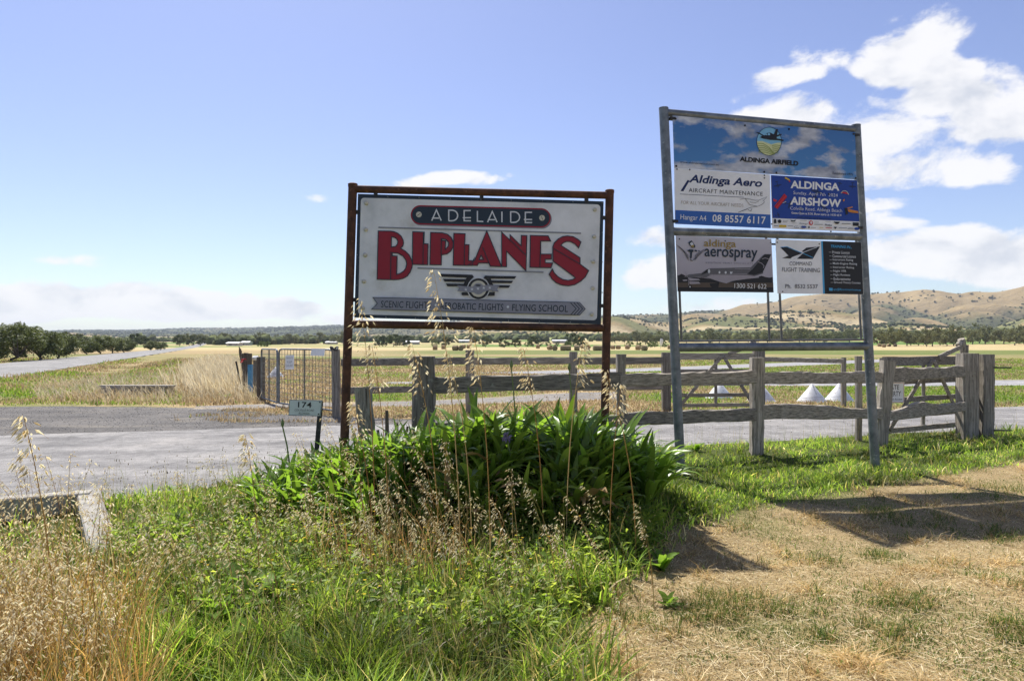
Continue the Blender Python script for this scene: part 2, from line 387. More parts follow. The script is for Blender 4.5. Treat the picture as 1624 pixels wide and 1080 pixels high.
def resample(pts, n):
    pts = np.array(pts, float); s = np.concatenate([[0], np.cumsum(np.hypot(*np.diff(pts, axis=0).T))]); t = np.linspace(0, s[-1], n)
    return np.stack([np.interp(t, s, pts[:, 0]), np.interp(t, s, pts[:, 1])], 1)
def sheet(name, near, far, z, mat, n=160, m=10, edge=.06, crown=0, zfun=None):
    a = resample(near, n); b = resample(far, n)
    t = np.linspace(0, 1, m)[None, :, None]; Pp = a[:, None] * (1 - t) + b[:, None] * t
    w = (fbm(Pp[..., 0] * 1.9, Pp[..., 1] * 1.9, 3, 12) - .5) * edge * 2
    wt = (np.abs(t[..., 0] - .5) * 2) ** 6
    nrm = b - a; nrm = nrm / np.linalg.norm(nrm, axis=1)[:, None]; Pp = Pp + nrm[:, None] * (w * wt)[..., None]
    Z = z + crown * (1 - (2 * t[..., 0] - 1) ** 2) + 0 * Pp[..., 0]
    if zfun is not None: Z = Z + zfun(Pp[..., 0], Pp[..., 1])
    # turn the rim down into the ground so that the edge has a thickness
    Z[:, 0] -= .03; Z[:, -1] -= .03
    i = np.arange(n * m).reshape(n, m); q = [i[:-1, :-1].ravel(), i[1:, :-1].ravel(), i[1:, 1:].ravel(), i[:-1, 1:].ravel()]
    T = np.concatenate([np.stack([q[0], q[1], q[2]], 1), np.stack([q[0], q[2], q[3]], 1)])
    o = tri_mesh(name, np.stack([Pp[..., 0].ravel(), Pp[..., 1].ravel(), Z.ravel()], 1), T, None, mat, smooth=True)
    tag(o, kind='structure'); return o
def stone_mat(name, c1, c2, grit=160, dark=(.05, .048, .045), big=.8, bs_=.5, patch=None, crack=False):
    m, nt, N, L, b = new_mat(name)
    f = nz(N, L, grit, 3, .7); col = ramp(N, L, f, [(.36, c1), (.64, c2)])
    g = nz(N, L, big, 6, .62); gm = ramp(N, L, g, [(.3, (.62, .62, .63)), (.5, (1, 1, 1)), (.72, (1.25, 1.23, 1.2))]); col = mixc(N, L, 1.0, col, gm, 'MULTIPLY')
    g2 = nz(N, L, big * 9, 4, .7); gm2 = ramp(N, L, g2, [(.3, (.72, .72, .72)), (.7, (1.22, 1.22, 1.22))]); col = mixc(N, L, 1.0, col, gm2, 'MULTIPLY')
    g3 = nz(N, L, big * .9, 4, .6, mul=(.25, 3.2, 1)); gm3 = ramp(N, L, g3, [(.35, (.82, .82, .83)), (.6, (1.1, 1.1, 1.1))]); col = mixc(N, L, 1.0, col, gm3, 'MULTIPLY')
    v = N.new('ShaderNodeTexVoronoi'); v.inputs['Scale'].default_value = grit * .45; tc = N.new('ShaderNodeTexCoord'); L.new(tc.outputs['Object'], v.inputs['Vector'])
    sp = ramp(N, L, v.outputs['Distance'], [(.10, (1, 1, 1)), (.2, (0, 0, 0))]); col = mixc(N, L, mixc(N, L, .45, (0, 0, 0), sp), col, dark)
    if crack:
        wv = nz(N, L, 1.4, 4, .6); vc = N.new('ShaderNodeTexVoronoi'); vc.feature = 'DISTANCE_TO_EDGE'; vc.inputs['Scale'].default_value = .55
        mp = N.new('ShaderNodeVectorMath'); mp.operation = 'ADD'; L.new(tc.outputs['Object'], mp.inputs[0]); cb = N.new('ShaderNodeCombineXYZ'); L.new(wv, cb.inputs[0]); L.new(wv, cb.inputs[1]); L.new(cb.outputs[0], mp.inputs[1]); L.new(mp.outputs[0], vc.inputs['Vector'])
        cm = ramp(N, L, vc.outputs['Distance'], [(.006, (.28, .28, .28)), (.014, (0, 0, 0))]); col = mixc(N, L, cm, col, (.05, .05, .05))
    if patch:
        h = nz(N, L, .55, 5, .6, mul=(1, 2.5, 1)); hm = ramp(N, L, h, [(.55, (0, 0, 0)), (.66, (1, 1, 1))]); col = mixc(N, L, hm, col, patch)
    L.new(col, b.inputs['Base Color']); b.inputs['Roughness'].default_value = .9; b.inputs['Specular IOR Level'].default_value = .25
    bump(N, L, f, b, bs_, .012); return m
M['asphalt'] = stone_mat('worn_pale_asphalt', (.14, .135, .13), (.285, .275, .265), 75, crack=True)
M['gravel'] = stone_mat('dark_gravel', (.05, .047, .045), (.15, .14, .13), 40, (.025, .024, .023), .7, .8, patch=(.15, .135, .115))
M['track'] = stone_mat('track_gravel', (.12, .11, .10), (.27, .25, .225), 45, (.06, .055, .05), .7, .6, patch=(.3, .24, .15))
M['roadseal'] = stone_mat('chip_seal', (.15, .145, .14), (.28, .275, .265), 30, (.05, .05, .05), .5)
M['runway'] = stone_mat('runway_seal', (.22, .215, .22), (.31, .305, .305), 20)
sheet('gravel_apron', FAR[:6] - np.array([0, 1.1]), APRON[[0, 1, 2, 3, 4, 5, 6, 7, 8]], .010, M['gravel'], 120, 14, .28)
sheet('driveway', NEAR, FAR, .026, M['asphalt'], 240, 14, .10, .03)
ry = np.concatenate([np.linspace(-25, 60, 60), np.geomspace(62, 900, 40)])
sheet('road', np.stack([road_x(ry), ry], 1), np.stack([road_x(ry) - 7.4, ry - 1.0], 1), .03, M['roadseal'], 300, 8, .15, .05, zfun=rise)
sheet('gravel_track', [(-7.5, 16.0), (-5, 16.7), (-2.5, 17.0), (0, 17.9), (1.6, 18.6), (3.2, 19.0)], [(-7.9, 17.1), (-5.5, 18.1), (-2.5, 18.7), (-.3, 20.2), (1.4, 21.9), (3.4, 22.6)], .014, M['track'], 80, 8, .3)
sheet('taxiway', [(-5, 26.8), (3, 25.6), (15, 24.9), (32, 27.2)], [(-5, 27.9), (3, 29.4), (16, 29.6), (32, 30.6)], .016, M['runway'], 80, 6, .2)
sheet('runway', [(2, 35.5), (10.4, 40.5), (20.7, 49), (35, 61), (56, 79)], [(-3, 37), (9.0, 45), (19.0, 54.5), (33, 66.5), (53, 84)], .018, M['runway'], 80, 6, .2)
sheet('gravel_path', [(45, 52), (60, 58), (90, 66)], [(44, 54), (60, 60), (90, 68.5)], .016, M['track'], 40, 5, .2)

# ---- hills: a polar sheet seen from the plain, ridges and gullies in real relief
def hill_grid():
    px = np.concatenate([np.linspace(-1500, -60, 60), np.linspace(-50, 1680, 640), np.linspace(1690, 3200, 60)])
    u = np.linspace(0, 1.35, 110)
    PX, U = np.meshgrid(px, u); th = np.arctan((PX - CX) / F); RR = ridge_r(PX); r0 = 1150
    r = r0 + (RR - r0) * U
    E = ridge_E(PX) / F * RR * np.cos(th)
    X = np.sin(th) * r; Y = np.cos(th) * r
    prof = np.where(U < 1, U ** 1.35, 1 - (U - 1) * .9)
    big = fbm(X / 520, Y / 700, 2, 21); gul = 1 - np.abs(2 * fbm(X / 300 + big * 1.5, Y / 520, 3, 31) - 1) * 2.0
    sml = 1 - np.abs(2 * fbm(X / 120 + big, Y / 200, 2, 41) - 1) * 2
    w = np.clip(U * (1.0 - U) * 4, 0, 1) ** .8
    Z = rise(X, Y) - 4 + (E - rise(X, Y) + 6) * np.clip(prof, 0, 2)
    relief = (-(gul - .35) * .50 - (sml - .4) * .10 + (big - .5) * .55) * w
    Z = Z + relief * E * .95 * (1 - .7 * (1 - sst(PX, 520, 1000)))
    crest = (fbm(PX / 14, PX * 0 + 3.3, 3, 5) - .5) * 4 * np.exp(-((U - 1) / .06) ** 2)
    Z = Z + crest
    return px, u, PX, U, X, Y, Z, gul, sml, big
HG = hill_grid()
def build_hills():
    px, u, PX, U, X, Y, Z, gul, sml, big = HG
    left = 1 - sst(PX, 480, 1000)
    n = fbm(X / 90, Y / 160, 4, 51); n2 = fbm(X / 420, Y / 500, 3, 61)
    tan = np.array([.32, .24, .125]); tan2 = np.array([.21, .155, .08]); scrub = np.array([.075, .085, .04]); vine = np.array([.115, .15, .06]); straw = np.array([.44, .36, .22])
    c = tan * (1 - n[..., None]) + tan2 * n[..., None]
    sc_r = sst(gul * .9 + (n - .5) * 1.0 + (.12 - U * .2), .36, .68) * .9
    sc = np.maximum(sc_r * (1 - left), left * sst(n2 + (n - .5) * .5, .20, .44)); sc = np.maximum(sc, .85 * np.exp(-((U - 1.0) / .03) ** 2) * sst(fbm(PX / 40, PX * 0, 2, 77), .45, .6))
    c = c * (1 - .38 * sst(gul, .35, .85) * (1 - left))[..., None]  # gully tint: darker growth, also painted shade where the sun shows no folds
    c = c * (1 - sc[..., None]) + scrub * sc[..., None]
    low = (1 - sst(U, .20, .36)); stripe = np.sin(Y * .028 + n2 * 8 + X * .006)
    vf = (low * sst(stripe, -.1, .2) * (.65 - .5 * left))[..., None]; c = c * (1 - vf) + vine * vf
    sf = (low * sst(-stripe, .5, .7) * .8)[..., None]; c = c * (1 - sf) + straw * sf
    m, nt, N, L, bs = new_mat('dry_hill_pasture'); vc = N.new('ShaderNodeVertexColor'); vc.layer_name = 'Col'
    f = nz(N, L, .03, 7, .65); col = mixc(N, L, f, (.68, .68, .7), (1.3, 1.3, 1.28)); L.new(mixc(N, L, 1.0, vc.outputs[0], col, 'MULTIPLY'), bs.inputs['Base Color'])
    bs.inputs['Roughness'].default_value = 1; bs.inputs['Specular IOR Level'].default_value = 0
    bump(N, L, nz(N, L, .012, 7, .62), bs, .9, 22.0)
    nx, ny = len(px), len(u); i = np.arange(nx * ny).reshape(ny, nx)
    a, b, d, e = i[:-1, :-1].ravel(), i[:-1, 1:].ravel(), i[1:, 1:].ravel(), i[1:, :-1].ravel()
    T = np.concatenate([np.stack([a, b, d], 1), np.stack([a, d, e], 1)])
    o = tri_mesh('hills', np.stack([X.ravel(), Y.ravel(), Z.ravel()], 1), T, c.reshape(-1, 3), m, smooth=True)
    tag(o, kind='structure')
    return sc
HSC = build_hills()

# ------------------------------------------------------------------ woods too far off to count
M['wood_far'] = leafy('far_foliage', .12, .9, spec=.05)
def ico(sub):
    bm = bmesh.new(); bmesh.ops.create_icosphere(bm, subdivisions=sub, radius=1); v = np.array([x.co[:] for x in bm.verts]); t = np.array([[q.index for q in f.verts] for f in bm.faces]); bm.free(); return v, t
ICO = {1: ico(1), 2: ico(2)}
def blobs(name, pos, rad, col, squash=.8, label='', cat='woodland', sub=1, rough=.75):
    IV, IT = ICO[sub]; n = len(pos); r = np.random.default_rng(len(pos))
    sc = rad[:, None] * np.stack([r.uniform(.75, 1.25, n), r.uniform(.75, 1.25, n), r.uniform(.65, 1.0, n) * squash * 1.25], 1)
    V = IV[None] * (1 + (r.random((n, len(IV), 1)) - .5) * rough) * sc[:, None, :] + (pos + np.stack([0 * rad, 0 * rad, rad * .55], 1))[:, None, :]
    T = IT[None] + (np.arange(n) * len(IV))[:, None, None]
    C = np.repeat(col[:, None, :], len(IV), 1) * (1 + (r.random((n, len(IV), 1)) - .5) * 1.0)
    o = tri_mesh(name, V.reshape(-1, 3), T.reshape(-1, 3), C.reshape(-1, 3), M['wood_far'])
    tag(o, label, cat, kind='stuff'); return o
def hill_woods():
    px, u, PX, U, X, Y, Z, *_ = HG
    r = np.random.default_rng(8); k = r.integers(0, PX.size, 130000)
    U_, PX_ = U.ravel()[k], PX.ravel()[k]; s = HSC.ravel()[k]
    cl_ = sst(fbm(X.ravel()[k] / 95, Y.ravel()[k] / 170, 3, 81), .47, .66); dens = s ** 2 * .25 + cl_ * .22 * (1.15 - U_) + .001; dens = np.where(U_ < .33, .04 + .5 * sst(fbm(X.ravel()[k] / 130, Y.ravel()[k] / 60, 3, 71), .46, .62), dens)
    keep = (r.random(len(k)) < dens) & (U_ < 1.02) & (PX_ > -300) & (PX_ < 1950)
    k = k[keep]; pos = np.stack([X.ravel()[k], Y.ravel()[k], Z.ravel()[k]], 1) + r.normal(0, 6, (len(k), 3)) * [1, 1, 0]
    rad = r.uniform(1.8, 4.6, len(k)) * np.clip(np.hypot(pos[:, 0], pos[:, 1]) / 2600, .8, 1.5)
    c = np.array([.05, .066, .026]) * r.uniform(.65, 1.35, (len(k), 1)) + r.random((len(k), 1)) * np.array([.02, .015, 0])
    blobs('hill_woodland', pos, rad, c, .75, 'dark scrub and gum woodland dotted over the far hills')
    # belts of trees across the plain in front of the hills
    n = 4200; pxs = r.uniform(-250, 1950, n); rr = r.choice([620, 720, 840, 980, 1150, 1300], n) * (1 + r.normal(0, .03, n)) + (fbm(pxs / 160, pxs * 0, 3, 15) - .5) * 260
    th = np.arctan((pxs - CX) / F); x = np.sin(th) * rr; y = np.cos(th) * rr
    kp = (fbm(x / 70, y / 45, 3, 23) > .50) & ~((pxs > 235) & (pxs < 330) & (rr < 900)); x, y = x[kp], y[kp]
    rad = r.uniform(2.2, 4.8, len(x)); pos = np.stack([x, y, gz(x, y)], 1)
    c = np.array([.085, .105, .045]) * r.uniform(.6, 1.5, (len(x), 1)) + r.random((len(x), 1)) * np.array([.03, .02, .0])
    blobs('tree_belt', pos, rad, c, .9, 'distant belts of dark trees across the plain below the hills', sub=2, rough=.95)
hill_woods()

def loose_stones():
    r = np.random.default_rng(55); n = 5200; x = r.uniform(-17, -2.2, n); f = r.random(n); y0 = y_far(x) - .25; y1 = y_apron(x) + .1; y = y0 + (y1 - y0) * f ** .8
    x2 = r.uniform(-9, 12, 1300); y2 = y_near(x2) + np.abs(r.normal(0, .16, 1300)); x = np.concatenate([x, x2]); y = np.concatenate([y, y2]); n = len(x)
    oc = np.array([(1, 0, 0), (-1, 0, 0), (0, 1, 0), (0, -1, 0), (0, 0, 1), (0, 0, -1)], float); ot = np.array([(0, 2, 4), (2, 1, 4), (1, 3, 4), (3, 0, 4), (2, 0, 5), (1, 2, 5), (3, 1, 5), (0, 3, 5)])
    s = r.uniform(.004, .012, (n, 1, 1)) * r.uniform(.6, 1.3, (n, 6, 3)); V = oc[None] * s + np.stack([x, y, np.full(n, .016)], 1)[:, None]; a = r.uniform(0, 6.3, n)
    T = ot[None] + (np.arange(n) * 6)[:, None, None]; c = np.array((.25, .235, .215)) * r.uniform(.5, 1.7, (n, 1)); 
    m, nt, N, L, b = new_mat('loose_stone'); vc = N.new('ShaderNodeVertexColor'); vc.layer_name = 'Col'; L.new(vc.outputs[0], b.inputs['Base Color']); b.inputs['Roughness'].default_value = .9
    o = tri_mesh('loose_stones', V.reshape(-1, 3), T.reshape(-1, 3), np.repeat(c[:, None], 6, 1).reshape(-1, 3), m); tag(o, 'loose dark stones scattered over the gravel apron and driveway edge', 'gravel', kind='stuff')
loose_stones()
# ------------------------------------------------------------------ signs
class Plane:
    """a vertical plane through two ground points; photo pixels are read onto it"""
    def __init__(s, a, b):
        s.a = Vector((a[0], a[1], 0)); s.b = Vector((b[0], b[1], 0)); t = (s.b - s.a).normalized()
        s.t = t; s.n = Vector((t.y, -t.x, 0))
        if s.n.y > 0: s.n = -s.n
        s.axes = (t, s.n, Vector((0, 0, 1)))
    def pt(s, px, py, off=0.0):
        r = ray(px, py); k = s.a.dot(s.n) / (r.x * s.n.x + r.y * s.n.y)
        return Vector((0, 0, H)) + r * k + s.n * off
def zoom(x0, y0, sc): return lambda *p: [(x0 + x / sc, y0 + y / sc) for x, y in p]
def circ(c, r, n=28, ry=None, a0=0, a1=360):
    ry = r if ry is None else ry
    return [(c[0] + r * math.cos(R(a0 + (a1 - a0) * i / (n if a1 - a0 == 360 else n - 1))), c[1] + ry * math.sin(R(a0 + (a1 - a0) * i / (n if a1 - a0 == 360 else n - 1)))) for i in range(n)]
_fc = bpy.data.curves.new('f', 'FONT'); _fo = bpy.data.objects.new('f', _fc)
def glyphs(body, bold=0.0, shear=0.0, space=1.0):
    _fc.body = body; _fc.offset = bold; _fc.shear = shear; _fc.space_character = space; _fc.resolution_u = 3; _fc.fill_mode = 'BOTH'
    me = bpy.data.meshes.new_from_object(_fo); me.calc_loop_triangles()
    V = [(v.co.x, v.co.y) for v in me.vertices]; T = [tuple(t.vertices) for t in me.loop_triangles]
    bpy.data.meshes.remove(me); return V, T
class Art:
    """flat print on a panel: every call is a thin sheet a fraction of a millimetre above the last"""
    def __init__(s, plane, panel, off):
        s.p = plane; s.panel = panel; s.off = off; s.k = 0; s.o0 = rootpos(panel)
    def _lift(s, layer):
        if layer is None: s.k += 1; layer = s.k
        else: s.k = max(s.k, layer)
        return s.off + layer * .0005
    def _mesh(s, name, pts, tris, mat, lift):
        me = bpy.data.meshes.new(name); w = [s.p.pt(x, y, lift) - s.o0 for x, y in pts]
        fs = []
        for t in tris:
            a, b, c = (w[i] for i in t); nn = (b - a).cross(c - a)
            if nn.length < 1e-10: continue
            fs.append(t if nn.dot(s.p.n) > 0 else t[::-1])
        me.from_pydata([tuple(v) for v in w], [], fs); me.materials.append(M[mat]); return link(name, me, s.panel)
    def poly(s, name, mat, *loops, layer=None):
        pts = [p for l in loops for p in l]; tr = tessellate_polygon([[Vector((x, y, 0)) for x, y in l] for l in loops])
        return s._mesh(name, pts, tr, mat, s._lift(layer))
    def polys(s, name, mat, shapes, layer=None):
        s.k += 1; ly = s.k if layer is None else layer
        for l in shapes: s.poly(name, mat, l, layer=ly)
    def strokes(s, name, mat, lines, w, closed=False, layer=None):
        s.k += 1; ly = s.k if layer is None else layer
        for l in lines:
            pts = []; tr = []; n = len(l); b = len(pts)
            for i in range(n):
                p = Vector(l[i])
                d0 = (p - Vector(l[i - 1])) if (i > 0 or closed) else (Vector(l[1]) - p); d1 = (Vector(l[(i + 1) % n]) - p) if (i < n - 1 or closed) else d0
                d0 = d0.normalized() if d0.length else d1.normalized(); d1 = d1.normalized() if d1.length else d0
                n0 = Vector((-d0.y, d0.x)); n1 = Vector((-d1.y, d1.x)); mt = n0 + n1
                mt = mt.normalized() if mt.length > 1e-4 else n0
                k = w / 2 / max(.45, mt.dot(n1)); pts += [tuple(p + mt * k), tuple(p - mt * k)]
            for i in range(n if closed else n - 1):
                j = (i + 1) % n; tr += [(b + 2 * i, b + 2 * i + 1, b + 2 * j + 1), (b + 2 * i, b + 2 * j + 1, b + 2 * j)]
            s._mesh(name, pts, tr, mat, s._lift(ly))
    def text(s, body, mat, tl, tr, bl, bold=0.0, shear=0.0, space=1.0, layer=None, name='lettering'):
        """fits the line's own outline box to the quad tl, tr, bl"""
        V, T = glyphs(body, bold, shear, space); xs = [v[0] for v in V]; ys = [v[1] for v in V]
        x0, x1, y0, y1 = min(xs), max(xs), min(ys), max(ys); tl, tr, bl = Vector(tl), Vector(tr), Vector(bl)
        pts = [tuple(tl + (tr - tl) * ((x - x0) / (x1 - x0)) + (bl - tl) * ((y1 - y) / (y1 - y0))) for x, y in V]
        return s._mesh(name, pts, T, mat, s._lift(layer))
def slab(plane, corners, name, mat, parent, thick=.004, off=0.0):
    """a sheet panel: four photo corners TL TR BR BL, its face at off"""
    f = [plane.pt(x, y, off) for x, y in corners]; b = [q - plane.n * thick for q in f]
    mb = MB(); mb.add(f + b, [(0, 1, 2, 3), (7, 6, 5, 4), (0, 4, 5, 1), (1, 5, 6, 2), (2, 6, 7, 3), (3, 7, 4, 0)])
    return mb.build(name, mat, parent)
def bolts(plane, pts, r, off, mat, parent, name='bolt'):
    for q in pts:
        mb = MB(); c = plane.pt(*q, off); A = (plane.t, Vector((0, 0, 1)), plane.n)
        mb.lathe(c, [(r, 0), (r, r * .35), (r * .8, r * .75), (r * .4, r * .95)], 10, A); mb.build(name, mat, parent, True)

# ---- the old-style flight sign on its rusted pipe frame
def biplane_sign():
    dl, dr = 6.29, 6.60
    a = ((549 - CX) / F * dl, dl); b = ((962 - CX) / F * dr, dr); pl = Plane(a, b)
    root = thing('advertising_sign', ((a[0] + b[0]) / 2, (a[1] + b[1]) / 2, 0), 'worn grey sign with crimson lettering in a rusted pipe frame, standing in the leafy clump', 'sign')
    Z1 = zoom(530, 280, 3.53); Z4 = zoom(560, 290, 6.75); Z5 = zoom(760, 300, 6.752); Z8 = zoom(680, 420, 10.15)
    tl, bl_, tr, br_ = (559.5, 293), (546.5, 692), (967, 303), (959.5, 640)
    for (p1, p2, d) in ((tl, bl_, dl), (tr, br_, dr)):
        t = pl.pt(*p1); q = pl.pt(*p2); v = (t - q).normalized(); foot = q - v * ((q.z + .1) / v.z)
        mb = MB(); mb.tube([foot, t], .0405, 16); post = mb.build('post', M['rust'], root, True)
        mc = MB(); mc.lathe(t, [(.0445, -.02), (.0445, .006), (.036, .012)], 16); mc.build('cap', M['rust'], post, True)
    for (p1, p2) in (((563, 300), (963, 310)), ((553, 514), (957, 520.5))):
        mb = MB(); mb.tube([pl.pt(*p1), pl.pt(*p2)], .036, 14); mb.build('rail', M['rust'], root, True)
    face = slab(pl, Z1((133, 99), (1507, 141), (1492, 828), (113, 790)), 'panel', M['navy'], root, .012, .012)
    art = Art(pl, face, .012)
    m, nt, N, L, bs = new_mat('weathered_sign_face')
    f = nz(N, L, 3.2, 8, .62); col = ramp(N, L, f, [(.32, (.50, .515, .515)), (.5, (.65, .66, .66)), (.70, (.74, .75, .755))])
    g = nz(N, L, 2.3, 6, .7); gm = ramp(N, L, g, [(.58, (0, 0, 0)), (.75, (.55, .55, .55))]); col = mixc(N, L, gm, col, (.42, .38, .29))
    L.new(col, bs.inputs['Base Color']); bs.inputs['Roughness'].default_value = .5; M['signface'] = m
    q = Z1((150, 121), (1489, 159), (1469, 805), (134, 772)); rc = []
    for i in range(4):
        p = Vector(q[i]); u = (Vector(q[i - 1]) - p).normalized(); w = (Vector(q[(i + 1) % 4]) - p).normalized()
        for k in range(6):
            an = k / 5 * math.pi / 2; rc.append(tuple(p + u * 5.5 * (1 - math.sin(an)) + w * 5.5 * (1 - math.cos(an))))
    art.poly('sheet', 'signface', rc)
    # name plate
    def capsule(r, dx=0, dy=0):
        c0, c1 = (483 + dx, 217 + dy), (1157 + dx, 234 + dy)
        return Z1(*(circ(c1, r, 18, None, -90, 90) + circ(c0, r, 18, None, 90, 270)))
    art.poly('plate_shadow', 'midgrey', capsule(55, 5, 6)); art.poly('name_plate', 'red', capsule(54.5)); art.poly('name_plate', 'navy', capsule(47))
    def A(x, y, s=1.0): return [[(x, y + 60), (x + 26, y), (x + 53, y + 60)], [(x + 1, y + 46), (x + 41, y + 46)]]
    def D(x, y): return [[(x, y + 59), (x, y)] + [(x + 18 + 32 * math.cos(R(t)), y + 29.5 + 29.5 * math.sin(R(t))) for t in range(-90, 91, 15)] + [(x, y + 59)]]
    def Ee(x, y): return [[(x + 37, y), (x, y), (x, y + 57), (x + 38, y + 57)], [(x - 8, y + 40), (x + 38, y + 40)]]
    k = 18.0 / 620.0; let = A(546, 189)[:1] + D(641, 191) + Ee(727, 193)[:1] + [[(801, 195), (801, 253), (834, 254)]] + A(858, 198)[:1] + [[(938, 199), (938, 258)]] + D(987, 200) + Ee(1069, 203)[:1]
    bars = A(546, 189)[1:] + Ee(727, 193)[1:] + A(858, 198)[1:] + Ee(1069, 203)[1:]
    art.strokes('lettering', 'silver', [Z1(*l) for l in let], 2.0); art.strokes('lettering', 'silver', [Z1(*l) for l in bars], 2.0)
    for c in ((474, 215), (1162, 234)):
        art.poly('screw', 'cream', Z1(*circ(c, 16, 16))); d = 10 if c[0] < 600 else 3
        art.strokes('screw_slot', 'black', [Z1((c[0] - d, c[1] + (7 if d == 10 else -11)), (c[0] + d, c[1] - (7 if d == 10 else -11)))], .8)
    art.strokes('stripe', 'midgrey', [Z1((248, 287), (1380, 320)), Z1((466, 514), (1170, 537))], 2.3)
    # BIPLANES
    B = Z4((270, 520), (400, 522), (440, 528), (480, 545), (515, 575), (535, 615), (540, 650), (532, 680), (510, 705), (560, 735), (600, 775), (625, 825), (635, 870), (628, 915), (610, 960), (580, 1000), (540, 1025), (490, 1037), (440, 1040), (258, 1035))
    B1 = Z4((412, 582), (440, 587), (465, 602), (480, 630), (475, 660), (455, 685), (410, 692)); B2 = Z4((420, 752), (480, 757), (535, 787), (565, 830), (575, 870), (565, 915), (540, 950), (505, 972), (467, 983), (472, 788), (420, 785))
    I = Z4((638, 528), (762, 533), (757, 655), (802, 658), (798, 880), (635, 875))
    Pp = Z4((830, 535), (950, 540), (1010, 555), (1050, 590), (1071, 640), (1069, 690), (1045, 735), (1005, 765), (945, 775), (943, 882), (822, 880)); P1 = Z4((950, 603), (995, 612), (1022, 645), (1020, 680), (985, 718), (990, 625), (948, 622))
    Ll = Z4((1078, 545), (1198, 550), (1193, 665), (1240, 667), (1235, 835), (1282, 838), (1300, 800), (1272, 888), (1070, 885))
    Aa = Z1((853, 306), (936, 506), (873, 504), (866, 486), (808, 486), (800, 500), (748, 498), (786, 470)); A1 = Z1((822, 442), (834, 466), (810, 467))
    Nn = Z5((238, 465), (328, 550), (327, 492), (447, 612), (448, 500), (508, 502), (498, 880), (290, 668), (290, 834), (240, 832))
    Ee_ = Z5((545, 500), (735, 505), (762, 560), (655, 560), (655, 700), (770, 700), (768, 752), (703, 755), (703, 792), (782, 795), (765, 845), (540, 840))
    S = Z5((1085, 570), (1060, 635), (1020, 590), (970, 565), (930, 565), (895, 580), (870, 605), (1075, 738), (1075, 805), (1168, 875), (1130, 945), (1080, 990), (1020, 1025), (950, 1038), (880, 1030), (820, 1005), (775, 965), (745, 915), (780, 858), (800, 900), (840, 940), (890, 970), (950, 980), (1000, 970), (1025, 950), (787, 775), (785, 620), (800, 580), (840, 540), (890, 512), (940, 505), (1000, 512), (1050, 540))
    ll = art.k + 1
    for sh in ([B, B1, B2], [I], [Pp, P1], [Ll], [Nn], [Ee_], [S]): art.poly('letter', 'red', *sh, layer=ll)
    art.poly('letter', 'red', Aa, A1, layer=ll + 1)
    for j, sh in enumerate((B, B1, B2, I, Pp, P1, Ll, Aa, A1, Nn, Ee_, S)): art.strokes('letter_outline', 'navy', [sh], 1.5, True, layer=ll + 2 + j % 3)
    art.strokes('letter_line', 'navy', [Z4((407, 742), (402, 1037)), Z4((752, 540), (748, 878)), Z4((944, 600), (942, 780)), Z4((1192, 660), (1188, 885)), Z1((830, 398), (872, 502)), Z5((328, 550), (497, 712)), Z5((655, 560), (646, 842)), Z5((795, 643), (1078, 808))], 1.3)
    # winged roundel
    W = [Z8(*p) for p in (((175, 150), (700, 165), (718, 205), (605, 212), (208, 198)), ((225, 230), (600, 238), (580, 280), (255, 275)), ((272, 305), (565, 312), (560, 350), (300, 352)), ((900, 180), (1405, 190), (1375, 232), (1000, 226), (885, 226)), ((1003, 256), (1355, 262), (1325, 300), (1015, 296)), ((1040, 332), (1310, 336), (1280, 375), (1130, 372)), ((520, 460), (545, 448), (650, 450), (660, 495), (535, 495)), ((940, 450), (1060, 440), (1055, 500), (940, 504)))]
    art.polys('emblem', 'black', W); art.polys('emblem', 'black', [Z8((608, 170), (700, 168), (724, 200), (680, 240), (640, 290), (615, 352), (540, 350), (575, 280), (606, 214)), Z8((876, 214), (900, 184), (1000, 184), (997, 230), (1018, 300), (1044, 345), (975, 340), (930, 250))])
    c = (795, 390)
    art.poly('emblem', 'signface', Z8(*circ(c, 182, 32, 182))); art.poly('emblem', 'black', Z8(*circ(c, 168, 32))); art.poly('emblem', 'cream', Z8(*circ(c, 128, 32, 132))); art.poly('emblem', 'grey_ink', Z8(*circ(c, 92, 28)))
    art.polys('emblem', 'black', [Z8(*circ((790, 336), 46, 16, 13)), Z8(*circ((798, 446), 44, 16, 13))])
    art.poly('ribbon', 'grey_ink', Z8((455, 335), (620, 355), (800, 360), (950, 325), (1135, 345), (1095, 395), (1120, 440), (960, 415), (830, 460), (620, 445), (455, 425), (490, 380)))
    art.polys('star', 'silver', [Z8(*[(x + (27 if i % 2 == 0 else 11) * math.sin(i * math.pi / 5), y - (27 if i % 2 == 0 else 11) * math.cos(i * math.pi / 5)) for i in range(10)]) for x, y in ((593, 403), (693, 397), (788, 388), (880, 377), (978, 374))])
    band = Z1((217, 678), (1370, 706), (1402, 742), (1370, 776), (210, 744), (243, 712))
    art.poly('arrow_band', 'grey_ink', band); art.strokes('arrow_outline', 'navy', [band], 1.0, True)
    art.strokes('chevron', 'navy', [Z1((x, 708), (x + 31, 741), (x, 775)) for x in (1320, 1338, 1356)], 1.3)
    for body, p in (('SCENIC FLIGHTS', ((264, 696), (540, 703), (262, 734))), ('AEROBATIC FLIGHTS', ((592, 706), (946, 714), (590, 744))), ('FLYING SCHOOL', ((995, 715), (1306, 722), (993, 753)))):
        art.text(body, 'navy', *Z1(*p), bold=.006, space=1.05)
    art.polys('dot', 'silver', [Z1(*circ((568, 721), 7, 12)), Z1(*circ((970, 731), 7, 12))])
    bolts(pl, Z1((180, 152), (178, 299), (174, 441), (167, 588), (160, 737), (1457, 188), (1453, 338), (1448, 478), (1445, 625), (1440, 771)), .020, .0125, M['cream'], face, 'dome_rivet')
